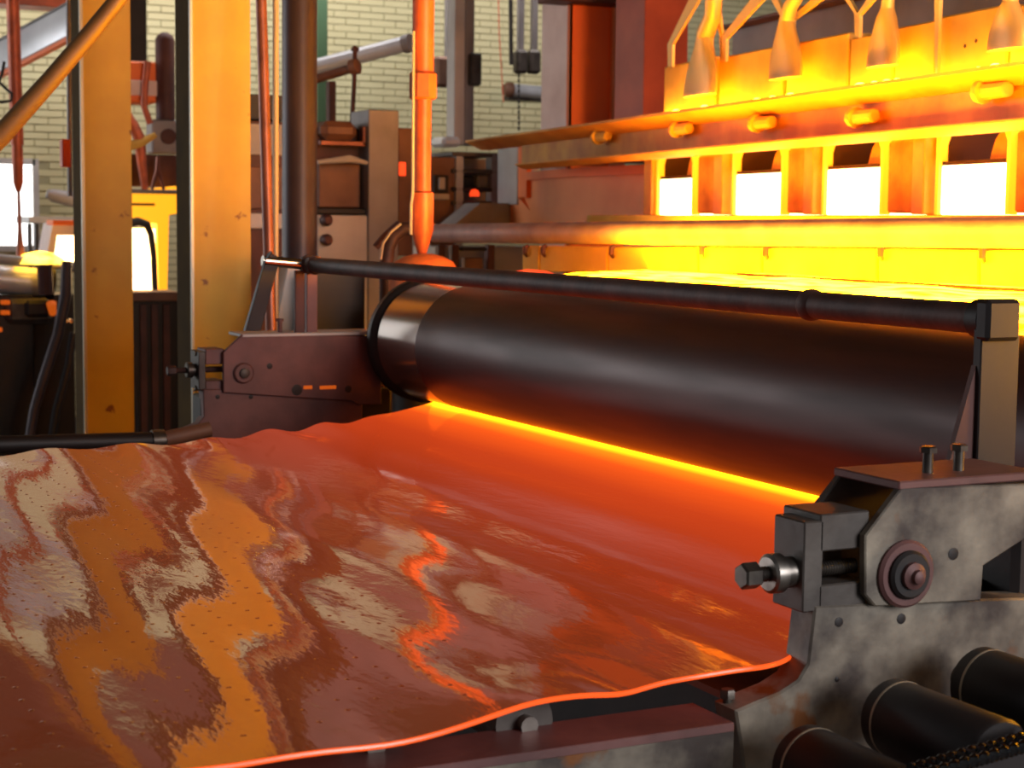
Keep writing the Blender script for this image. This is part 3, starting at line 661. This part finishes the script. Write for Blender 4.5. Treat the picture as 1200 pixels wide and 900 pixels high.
# ================================================================== COLUMNS IN THE MIDDLE DISTANCE
def column(name, label, x0, x1, yb_px, X, dX, side, m, ms, z1=5.2):
    ya, yb_ = on(0, x0, 250, X).y, on(0, x1, 250, X).y
    t = T(name, label, 'column', (X - dX / 2, (ya + yb_) / 2, 0))
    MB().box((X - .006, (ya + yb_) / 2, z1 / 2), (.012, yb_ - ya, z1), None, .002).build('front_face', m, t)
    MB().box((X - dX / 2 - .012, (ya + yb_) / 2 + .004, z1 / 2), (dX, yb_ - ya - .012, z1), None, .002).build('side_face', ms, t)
    return t
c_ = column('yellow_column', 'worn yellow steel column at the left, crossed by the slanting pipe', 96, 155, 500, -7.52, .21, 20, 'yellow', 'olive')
yy = on(0, 93, 250, -7.52).y
MB().box((-7.50, yy + .012, 2.6), (.02, .012, 5.2)).build('bare_strip', 'palestrip', c_)
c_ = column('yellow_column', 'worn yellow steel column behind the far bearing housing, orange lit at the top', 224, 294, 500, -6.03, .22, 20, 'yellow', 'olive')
yy = on(0, 222, 250, -6.03).y
MB().box((-6.02, yy + .006, 2.6), (.02, .008, 5.2)).build('bare_strip', 'palestrip', c_)
# tall slender pipes
def vpipe(name, label, cat, px_, r_px, d, m, z0=0, z1=5.0, n=18, px_b=None):
    P = at(px_, 100, d); Pb = at(px_b or px_, 300, d); r = r_px / FPX * d; dirv = Vector(((Pb.x - P.x), (Pb.y - P.y), 0)) / (P.z - Pb.z)
    f = lambda z: Vector((P.x, P.y, z)) + dirv * (P.z - z)
    return tag(MB().tube([f(z0), f((z0 + z1) / 2), f(z1)], r, n).build(name, m), label, cat)
vpipe('copper_tube', 'thin copper coloured tube leaning down to the link arm', 'pipe', 309, 6.5, 5.65, 'copper', .3, 4.5, 16, 315)
vpipe('conduit', 'thin pale upright conduit beside the dark round post', 'pipe', 323, 3.6, 5.9, 'conduit', 0, 4.5, 12)
vpipe('round_post', 'dark purple round post left of the brick wall', 'post', 351, 20.5, 6.5, 'purple', 0, 5, 32)

# the rod over the mound
rodP = at(495, 200, 5.9)
rd = T('stirrer_rod', 'upright orange rod with square collar and tapered tip above the clay mound', 'rod', (rodP.x, rodP.y, at(495, 298, 5.9).z))
def zz(y): return at(495, y, 5.9).z
k_ = 5.9 / FPX
MB().lathe((rodP.x, rodP.y, 0), (0, 0, 1), [(zz(90), 12.5 * k_), (zz(-120), 13 * k_)], 24).build('upper_tube', 'rod', rd)
MB().lathe((rodP.x, rodP.y, 0), (0, 0, 1), [(zz(117), 15 * k_), (zz(115), 17 * k_), (zz(88), 17 * k_), (zz(85), 14 * k_)], 8).build('collar', 'rod', rd)
MB().lathe((rodP.x, rodP.y, 0), (0, 0, 1), [(zz(228), 10 * k_), (zz(116), 10 * k_)], 20).build('middle_tube', 'rod', rd)
MB().lathe((rodP.x, rodP.y, 0), (0, 0, 1), [(zz(299), 5 * k_), (zz(292), 7 * k_), (zz(270), 13.5 * k_), (zz(226), 13.5 * k_), (zz(224), 10 * k_)], 24).build('tapered_tip', 'rod', rd)
MB().tube([Vector((rodP.x + .02, rodP.y - 15 * k_, zz(y))) for y in (40, 120, 200, 228)] + [Vector((rodP.x + .02, rodP.y - 17 * k_, zz(y))) for y in (240, 275)], .005, 8).build('cable', 'palestrip', rd)
mc = at(497, 317, 5.85)
mo = T('clay_mound', 'smooth orange clay mound behind the left end of the pipe', 'mound', (mc.x, mc.y, mc.z - .05))
MB().lathe((mc.x, mc.y, mc.z - .12), (0, 0, 1), [(0, .12), (.10, .12), (.125, .115), (.15, .10), (.167, .07), (.176, .035), (.179, .005)], 32).build('dome', 'mound', mo)
MB().lathe((mc.x, mc.y, mc.z - .22), (0, 0, 1), [(0, .15), (.11, .15)], 24).build('base_ring', 'brown', mo)
MB().lathe((mc.x, mc.y, 0), (0, 0, 1), [(0, .11), (mc.z - .21, .11)], 20).build('pedestal', 'black', mo)

gs = tag(MB().prism([on(0, x, y, -5.75) for x, y in ((338, 308), (366, 308), (363, 470), (322, 470), (324, 378))], (-.12, 0, 0), .003).build('grey_slab', 'greylight'), 'light grey slanted slab behind the post on the far housing', 'slab')
tag(pbox(367, 318, 428, 470, -5.6, .15, .005).build('maroon_guard', 'black'), 'dark maroon guard plate behind the post on the far housing', 'guard')
# ================================================================== BACKGROUND MACHINERY, MIDDLE
XG = -8.0
mg = T('grey_press', 'grey machine with tall upright plate and brown panel behind the dark post', 'machine', (XG - .2, on(0, 420, 300, XG).y, 0))
pbox(432, 129, 467, 330, XG + .02, .25, fl=True).build('upright_plate', 'grey', mg)
pbox(372, 252, 432, 300, XG, .3, fl=True).build('lower_cabinet', 'greylight', mg)
pbox(360, 150, 431, 252, XG - .12, .3).build('dark_back', 'maroon', mg)
pbox(374, 192, 422, 243, XG - .06, .05).build('brown_panel', 'brown', mg)
pbox(372, 244, 432, 251, XG - .02, .2).build('ledge', 'black', mg)
b = pbox(376, 165, 430, 171, XG - .02, .04); pbox(425, 148, 430, 171, XG - .02, .04, .004, b); b.build('angle_bracket', 'copper', mg)
pbox(378, 142, 420, 164, XG - .03, .2, .03).build('round_tank', 'brown', mg)
for yy in (258, 281):
    q = on(0, 381, yy, XG); MB().lathe(q, (1, 0, 0), [(0, .028), (.03, .03), (.05, .018)], 16).build('knob', 'maroon', mg)
MB().tube([on(0, 372, 190, XG + .03), on(0, 410, 186, XG + .05), on(0, 430, 191, XG + .03)], [.01, .02, .01], 8).build('pale_lever', 'greylight', mg)
pbox(467, 150, 484, 300, XG - .1, .2).build('side_box', 'brown', mg)
pbox(468, 190, 476, 206, XG - .095, .03).build('orange_lamp', 'cap', mg)
mg2 = T('brown_cabinet', 'red-brown cabinet between the yellow column and the dark round post', 'cabinet', (XG + .6, on(0, 310, 200, XG + .6).y, 0))
pbox(290, 142, 335, 330, XG + .6, .3, fl=True).build('cabinet_body', 'maroon', mg2)
pbox(290, 145, 335, 182, XG + .62, .05).build('upper_panel', 'grey', mg2)
pbox(290, 196, 335, 245, XG + .62, .03).build('middle_panel', 'brown', mg2)
pbox(290, 250, 335, 268, XG + .63, .05).build('lower_ledge', 'greylight', mg2)
pbox(290, 111, 334, 141, XG + .5, .2).build('top_box', 'black', mg2)
el = T('elbow_hose', 'brown curved hose elbow left of the orange rod tip', 'hose', at(465, 290, 6.3))
MB().tube([at(x, y, 6.3) for x, y in ((506, 272), (490, 268), (474, 268), (462, 276), (455, 290), (453, 308), (452, 560))], .026, 14).build('hose_body', 'pipe', el)
MB().tube([at(x, y, 6.25) for x, y in ((470, 262), (458, 272), (449, 285), (446, 304))], .005, 8).build('pale_cable', 'palestrip', el)
MB().tube([at(x, y, 6.5) for x, y in ((440, 290), (452, 276), (468, 262))], .014, 8).build('lever', 'maroon', el)
# brick-wall side services
tag(pbox(372, -40, 384, 150, -13.5, .15).build('green_post', 'green'), 'narrow green painted post in front of the brick wall', 'post')
dn = T('inclined_pipe', 'white inclined pipe sloping across the brick wall behind the rod', 'pipe', at(420, 70, 11))
MB().tube([at(340, 88, 11.3), at(372, 78, 11.2), at(480, 50, 10.9)], .052, 18).build('pipe_body', 'white', dn)
MB().tube([at(344, 86, 11.3), at(344, 86, 11.3) + Vector((0, 0, 3))], .015, 8).build('hanger_rod', 'steel', dn)
MB().lathe(at(474, 52, 10.92), (at(480, 50, 10.9) - at(372, 78, 11.2)).normalized(), [(0, .06), (.05, .06)], 18).build('end_ring', 'grey', dn)
sh = T('shaft_arm', 'brown shaft with round knob and upright spindle under the white pipe', 'shaft', at(400, 82, 9.5))
MB().tube([at(345, 101, 9.6), at(372, 92, 9.6), at(416, 79, 9.5)], .026, 12).build('shaft', 'brown', sh)
MB().tube([at(348, 100, 9.6), at(348, 100, 9.6) + Vector((0, 0, 3.1))], .015, 8).build('hanger_rod', 'steel', sh)
MB().lathe(at(410, 80, 9.5), (at(416, 79, 9.5) - at(372, 92, 9.6)).normalized(), [(0, .03), (.01, .045), (.05, .045), (.06, .03)], 14).build('knob', 'brown', sh)
MB().tube([at(416, 54, 9.48), at(415, 100, 9.48), at(412, 150, 9.48)], .013, 10).build('spindle', 'maroon', sh)
MB().lathe(at(416, 60, 9.48), (0, 0, 1), [(0, .024), (.02, .024)], 8).build('spindle_nut', 'maroon', sh)
tag(pbox(386, 95, 394, 150, -9.2, .06).build('drop_post', 'maroon'), 'short maroon post below the brown shaft', 'post')
# grey post with casting
gp = T('grey_post', 'pale grey upright post with white bracket base beside the orange rod', 'post', (-9.8, on(0, 543, 200, -9.8).y, 0))
pbox(533, -60, 545, 170, -9.8, .12).build('post_face', 'greylight', gp)
pbox(545, -60, 556, 170, -9.86, .1).build('post_web', 'grey', gp)
pbox(519, 160, 541, 172, -9.7, .2, .02).build('base_casting', 'white', gp)
pbox(553, 62, 565, 100, -9.8, .1, .01).build('side_bracket', 'steel', gp)
# hanging gear
XH = -11.5
hg = T('hoist_gear', 'pair of hanging grey tubes ending in dark blocks left of the pink column', 'hoist', at(622, 60, 12))
for px_ in (612, 628): pbox(px_ - 3, -60, px_ + 3, 62, XH, .05).build('hanging_tube', 'grey', hg)
for px_ in (613, 628): pbox(px_ - 6, 58, px_ + 7, 86, XH + .02, .1, .02).build('weight', 'steel', hg)
hg = T('hoist_gear', 'hanging grey tube and brown weight between the rod and the grey post', 'hoist', at(525, 60, 12))
pbox(524, -60, 530, 72, XH, .05).build('hanging_tube', 'grey', hg)
pbox(512, 66, 534, 102, XH + .02, .1, .02).build('weight', 'brown', hg)
tag(MB().tube([on(0, 598, -60, XH), on(0, 599, 76, XH)], .016, 8).build('hanging_rod', 'black'), 'thin black rod hanging in front of the brick wall', 'rod')
tag(MB().tube([on(0, 583, -60, XH), on(0, 585, 40, XH), on(0, 590, 120, XH)], .004, 6).build('red_cord', 'red'), 'thin red cord hanging against the brick wall', 'cord')
cn = T('hanging_chain', 'thin dark chain hanging above the cabinet rack', 'chain', on(0, 608, 150, XH))
for k in range(12):
    q = on(0, 608, 82 + k * 6.2, XH); MB().tube([q + Vector((0, 0, .017)), q, q - Vector((0, 0, .017))], [.006, .010, .006], 6).build('link', 'black', cn)
lt = T('wall_tube', 'light grey horizontal tube fixed on the brick wall', 'pipe', on(0, 616, 108, -14.2))
MB().tube([on(0, 594, 105, -14.2), on(0, 645, 109, -14.2)], .06, 16).build('tube_body', 'white', lt)
MB().lathe(on(0, 594, 105, -14.2), (0, 1, 0), [(-.03, .05), (0, .068), (.05, .068)], 14).build('tube_cap', 'brown', lt)
pbox(596, 113, 640, 118, -14.2, .1).build('tray', 'steel', lt)
# rack with shelves
XR = -8.8
rk = T('tool_rack', 'brown cabinet with open grey shelves and a red beacon behind the water pipe', 'rack', (XR - .2, on(0, 550, 250, XR).y, 0))
pbox(505, 184, 534, 330, XR, .3, fl=True).build('cabinet', 'brown', rk)
pbox(509, 205, 526, 226, XR + .02, .03).build('dark_recess', 'black', rk)
pbox(515, 208, 522, 222, XR + .04, .03).build('gauge', 'greylight', rk)
pbox(507, 227, 527, 234, XR + .02, .05).build('recess_sill', 'greylight', rk)
pbox(534, 183, 543, 330, XR + .02, .08, fl=True).build('rack_leg', 'greylight', rk)
pbox(576, 180, 584, 250, XR + .02, .08).build('rack_leg', 'grey', rk)
pbox(543, 186, 577, 250, XR - .25, .03).build('rack_back', 'grey', rk)
for yy, m in ((181, 'steel'), (201, 'steel'), (222, 'black'), (238, 'steel')): pbox(530, yy - 2.5, 583, yy + 2.5, XR + .02, .3).build('shelf', m, rk)
pbox(543, 206, 556, 221, XR - .05, .1, .01).build('dark_bin', 'black', rk)
pbox(560, 205, 575, 221, XR - .03, .1, .01).build('grey_bin', 'grey', rk)
MB().lathe(on(0, 556, 230, XR + .03), (0, 0, 1), [(0, .028), (.02, .027), (.035, .018), (.04, .004)], 16).build('red_beacon', 'cap', rk)
b = MB(); b.prism([on(0, x, y, XR + .42) for x, y in ((527, 268), (563, 238), (606, 238), (634, 268))], (-.2, 0, 0)); tag(b.build('chute', 'grey'), 'grey sloping chute just above the left end of the water pipe', 'chute')
lg = T('lower_bench', 'low grey bench with dark legs under the left end of the water pipe', 'bench', (XR + .6, on(0, 560, 300, XR + .6).y, 0))
pbox(510, 289, 620, 340, XR + .38, .3, fl=True).build('bench_body', 'grey', lg)
for px_ in (514, 530, 572): pbox(px_, 287, px_ + 8, 340, XR + .62, .05, fl=True).build('bench_leg', 'maroon', lg)
pbox(541, 290, 571, 294, XR + .64, .04).build('handle_bar', 'black', lg)
pbox(545, 302, 566, 340, XR + .62, .05).build('red_box', 'brown', lg)
tag(MB().box((XR + .0, on(0, 625, 300, XR).y, on(0, 625, 305, XR).z / 2 + .04), (.2, .18, on(0, 625, 305, XR).z + .08), None, .01).build('grey_box', 'greylight'), 'grey box pillar left of the leftmost lip tile', 'box')

# pink and orange column right of the wall, maroon column, lintel
XP = -8.3
pc = T('light_tinted_column', 'steel column with pink flange and orange face tinted for daylight and furnace glow, above the channel beam', 'column', (XP - .2, on(0, 690, 70, XP).y, 0))  # flange and face differ by painted daylight and furnace light
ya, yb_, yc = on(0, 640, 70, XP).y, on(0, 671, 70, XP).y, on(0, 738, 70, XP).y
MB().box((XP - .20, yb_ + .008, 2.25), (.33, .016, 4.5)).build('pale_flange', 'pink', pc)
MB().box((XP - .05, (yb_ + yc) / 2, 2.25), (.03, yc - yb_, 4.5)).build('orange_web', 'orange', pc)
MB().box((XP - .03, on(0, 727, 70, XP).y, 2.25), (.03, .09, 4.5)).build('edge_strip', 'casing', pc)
tag(pbox(755, -60, 806, 190, -7.6, .3).build('maroon_column', 'redcol'), 'dark maroon column left of the refractory blocks', 'column')
ln = tag(pbox(650, -12, 765, 4, XP + .1, .2).build('lintel', 'maroon'), 'thin dark maroon lintel at the top above the orange column', 'lintel')

# ================================================================== SECOND LINE, FAR LEFT
XS = -10.5
r2 = T('far_roll', 'silvery roll of the second rolling line at the far left', 'roller', on(0, 20, 345, XS))
pA, pB = on(0, -60, 322, XS), on(0, 52, 332, XS)
MB().tube([pA, pB], .085, 28).build('roll_body', 'white', r2)
MB().tube([pB, pB + (pB - pA).normalized() * .05], .10, 24).build('end_flange', 'black', r2)
b2 = tag(MB().tube([on(0, -60, 298, XS + .1), on(0, 30, 306, XS + .1), on(0, 92, 313, XS + .1)], .028, 14).build('far_pipe', 'greylight'), 'pale pipe over the silvery roll at the far left', 'pipe')
mb = T('far_machine', 'dark machine block of the second line at the left edge', 'machine', on(0, 40, 520, XS))
pbox(-60, 346, 40, 560, XS + .1, .5, fl=True).build('lower_frame', 'black', mb)
pbox(8, 350, 62, 380, XS + .15, .2, .03).build('gear_case', 'steel', mb)
pbox(30, 352, 60, 372, XS + .18, .2, .02).build('motor', 'black', mb)
pbox(40, 345, 88, 560, XS - .05, .4, fl=True).build('end_stand', 'black', mb)
MB().tube([on(0, 52, 310, XS + .2), on(0, 54, 345, XS + .2)], .045, 10).build('short_post', 'maroon', mb)
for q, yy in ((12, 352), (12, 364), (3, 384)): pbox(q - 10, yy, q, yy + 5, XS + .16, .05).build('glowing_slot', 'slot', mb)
MB().lathe(on(0, 62, 368, XS + .2), (.5, -.2, .8), [(0, .02), (.08, .03), (.09, .01)], 10).build('orange_knob', 'slot', mb)
for q in (76, 82): MB().lathe(on(0, q, 376, XS + .2), (1, 0, 0), [(0, .016), (.03, .012)], 12).build('bright_nut', 'chrome', mb)
tag(MB().tube([on(0, x, y, XS + .4) for x, y in ((78, 306), (77, 345), (68, 392), (52, 440), (40, 480), (32, 530), (20, 612))], [.03, .034, .032, .03, .028, .026, .026], 10).build('black_strut', 'purple'), 'dark slanting strut in front of the far machine', 'strut')
tag(MB().tube([on(0, x, y, XS + .3) for x, y in ((86, 390), (80, 430), (66, 480), (58, 530), (40, 612))], .024, 10).build('black_hose', 'hose'), 'black curved hose right of the slanting strut', 'hose')
fm = tag(MB().lathe(on(0, 47, 309, XS + .05), (0, 0, 1), [(0, .15), (.03, .14), (.06, .09), (.075, .02)], 20).build('far_molten_mound', 'moltenfar'), 'yellow glowing molten mound on the far line', 'molten glass')
fo = T('far_port', 'white-hot opening in a pale pink housing beside the left column', 'burner port', on(0, 78, 312, XS - .5))
pbox(64, 276, 104, 312, XS - .3, .2).build('hot_mouth', 'whitehot', fo)
poly([(53, 312), (62, 262), (104, 258), (104, 276), (67, 276), (62, 312)], XS - .25, -.3).build('mouth_frame', 'pink', fo)
pbox(62, 258, 104, 264, XS - .22, .2).build('frame_lintel', 'orange', fo)
tb = T('steel_bench', 'grey steel bench with dark legs in front of the window wall', 'bench', on(0, 60, 340, -12.5))
pbox(34, 254, 100, 262, -12.5, .5).build('bench_top', 'greylight', tb)
for q in (35, 43, 92): pbox(q - 1, 262, q + 3, 330, -12.45, .06, fl=True).build('leg', 'black', tb)
tag(MB().tube([on(0, 55, 227, -12), on(0, 62, 229, -12), on(0, 100, 236, -12)], [.03, .045, .06], 12).build('wall_nozzle', 'grey'), 'small grey tapered nozzle above the steel bench', 'nozzle')
fr = T('far_rod', 'upright orange rod with tapered end in front of the bright window', 'rod', on(0, 20, 300, XS))
q = on(0, 18, 100, XS); kz = 10.4 / FPX
def zs(y): return on(0, 18, y, XS).z
P_ = lambda y, dx=0: on(0, 18 + (y - 100) * .03 + dx, y, XS)
MB().tube([P_(-60), P_(150), P_(170)], 7.5 * kz, 14).build('rod_tube', 'rod', fr)
MB().tube([P_(168), P_(176), P_(214), P_(224)], [5.5 * kz, 6.5 * kz, 6 * kz, 3 * kz], 14).build('rod_tip', 'rod', fr)
MB().tube([P_(222), P_(270), P_(300)], [2 * kz, 2.5 * kz, 5 * kz], 10).build('lower_spindle', 'copper', fr)
du = T('inclined_duct', 'broad white inclined duct at the upper left behind the columns', 'duct', at(40, 45, 11.5))
a0, a1 = at(-30, 82, 11.8), at(86, 20, 11.2); dz_ = Vector((0, 0, .21))
MB().prism([a0 - dz_ * .5, a1 - dz_ * .5, a1 + dz_ * .5, a0 + dz_ * .5], (-.25, .05, 0), .01).build('duct_body', 'white', du)
MB().prism([a0 - dz_ * .62, a1 - dz_ * .62, a1 - dz_ * .5, a0 - dz_ * .5], (-.2, .05, 0)).build('duct_lip', 'orange', du)
MB().prism([a0 + dz_ * .5, a1 + dz_ * .5, a1 + dz_ * .58, a0 + dz_ * .58], (-.26, .05, 0)).build('duct_cover', 'steel', du)
tag(MB().box(at(30, 3, 12), (.3, 1.4, .07), None, .005).build('ceiling_joist', 'rod'), 'orange lit joist at the top left corner', 'joist')
hk = tag(MB().tube([at(x, y, 9.5) for x, y in ((5, 72), (3, 84), (-1, 96), (6, 103), (14, 110), (13, 118), (2, 120), (-14, 116))], .009, 8).build('hanging_hook', 'black'), 'small bent dark hook at the left edge', 'hook')
tag(pbox(73, 163, 83, 196, -8.2, .06).build('switch_box', 'red'), 'orange red switch box on the left side of the left column', 'box')
MB_ = tag(MB().tube([on(0, 80, -40, -8.3), on(0, 81, 100, -8.3), on(0, 82, 230, -8.3)], .012, 8).build('wall_conduit', 'grey'), 'thin grey conduit along the left column', 'pipe')
# slanting foreground pipe
tag(MB().tube([at(-40, 197, 5.0), at(0, 160, 5.0), at(60, 93, 5.02), at(110, 34, 5.03), at(160, -28, 5.05), at(330, -240, 5.1)], [.034, .031, .028, .026, .024, .024], 18).build('slanting_pipe', 'grip'), 'olive brown pipe slanting across the upper left corner', 'pipe')

# between the yellow columns
XF = -11.0
ff = T('far_furnace', 'yellow glowing furnace mouth between the two yellow columns', 'furnace', on(0, 180, 350, XF))
pbox(148, 268, 196, 342, XF + .0, .2).build('hot_mouth', 'whitehot', ff)
poly([(146, 224), (208, 218), (208, 250), (198, 252), (196, 342), (186, 342), (184, 262), (146, 258)], XF + .05, -.15).build('mouth_casing', 'lining', ff)
pbox(146, 222, 208, 227, XF + .12, .2).build('rim', 'grey', ff)
pbox(144, 342, 210, 400, XF - .05, .2, fl=True).build('furnace_base', 'brown', ff)
pbox(148, 238, 182, 241, XF + .07, .05).build('seam', 'brown', ff)
tag(MB().tube([on(0, x, y, XF + .3) for x, y in ((150, 262), (162, 260), (172, 263), (177, 275), (180, 300), (182, 350))], [.03, .03, .026, .022, .02, .02], 10).build('furnace_hose', 'hose'), 'dark hose arching in front of the far furnace mouth', 'hose')
bc = T('dark_cabinet', 'dark maroon cabinet below the far furnace mouth', 'cabinet', on(0, 180, 520, XF + .6))
pbox(140, 352, 215, 560, XF + .6, .4, fl=True).build('cabinet_body', 'black', bc)
pbox(150, 342, 212, 353, XF + .65, .3).build('cabinet_top', 'brown', bc)
for q in (165, 178, 192): pbox(q, 356, q + 8, 540, XF + .62, .03).build('door_panel', 'maroon', bc)
tag(MB().tube([on(0, 156, 450, XF + .9), on(0, 156, 490, XF + .9), on(0, 158, 605, XF + .9)], [.012, .03, .036], 10).build('valve_stem', 'black'), 'small black valve stem at the foot of the left column', 'valve')
ob = T('motor_box', 'orange box with pale purple front hanging above the far furnace', 'motor', on(0, 170, 120, XF))
pbox(152, 72, 186, 120, XF, .3, .01).build('box_body', 'orange', ob)
pbox(152, 94, 185, 112, XF + .02, .04).build('front_panel', 'pink', ob)
MB().tube([on(0, x, y, XF + .05) for x, y in ((173, 72), (170, 100), (169, 125), (176, 145))], .022, 10).build('strap_pipe', 'rod', ob)
dc = T('far_cylinder', 'dark upright cylinder with rounded top between the yellow columns', 'cylinder', on(0, 194, 140, XF))
q = on(0, 194, 140, XF); ztp = on(0, 194, 38, XF).z
MB().lathe((q.x, q.y, 0), (0, 0, 1), [(q.z, .062), (ztp - .05, .062), (ztp - .02, .05), (ztp, .02)], 20).build('cylinder_body', 'maroon', dc)
rb = T('ring_bearing', 'grey bearing block with dark bore below the far cylinder', 'bearing', on(0, 192, 180, XF))
pbox(178, 140, 212, 180, XF + .03, .15, .01).build('block', 'grey', rb)
MB().lathe(on(0, 197, 160, XF + .03), (1, 0, 0), [(0, .05), (.02, .05), (.022, .035)], 20).build('bore', 'maroon', rb)
bp = T('beaded_pipe', 'orange yellow branched pipe above the far furnace', 'pipe', on(0, 165, 220, XF))
MB().tube([on(0, x, y, XF + .1) for x, y in ((146, 130), (156, 146), (164, 164), (166, 190), (170, 222))], [.03, .034, .04, .03, .022], 10).build('main_pipe', 'rod', bp)
MB().tube([on(0, x, y, XF + .12) for x, y in ((146, 172), (164, 168), (182, 158))], [.03, .03, .018], 10).build('branch', 'stone', bp)
fs_ = T('brace_stand', 'brown braced frame above the far furnace rim', 'frame', on(0, 190, 220, XF))
pbox(150, 181, 212, 219, XF - .1, .1).build('frame_plate', 'maroon', fs_)
MB().tube([on(0, x, y, XF + .05) for x, y in ((178, 222), (184, 200), (185, 184))], .012, 8).build('brace', 'copper', fs_)
MB().tube([on(0, x, y, XF + .05) for x, y in ((192, 222), (186, 200), (185, 184))], .012, 8).build('brace', 'copper', fs_)
pbox(150, -40, 172, 85, -12.5, .2).build('x', 'black'); o = bpy.data.objects['x']; o.name = 'dark_post'; tag(o, 'dark post at the top between the yellow columns', 'post')
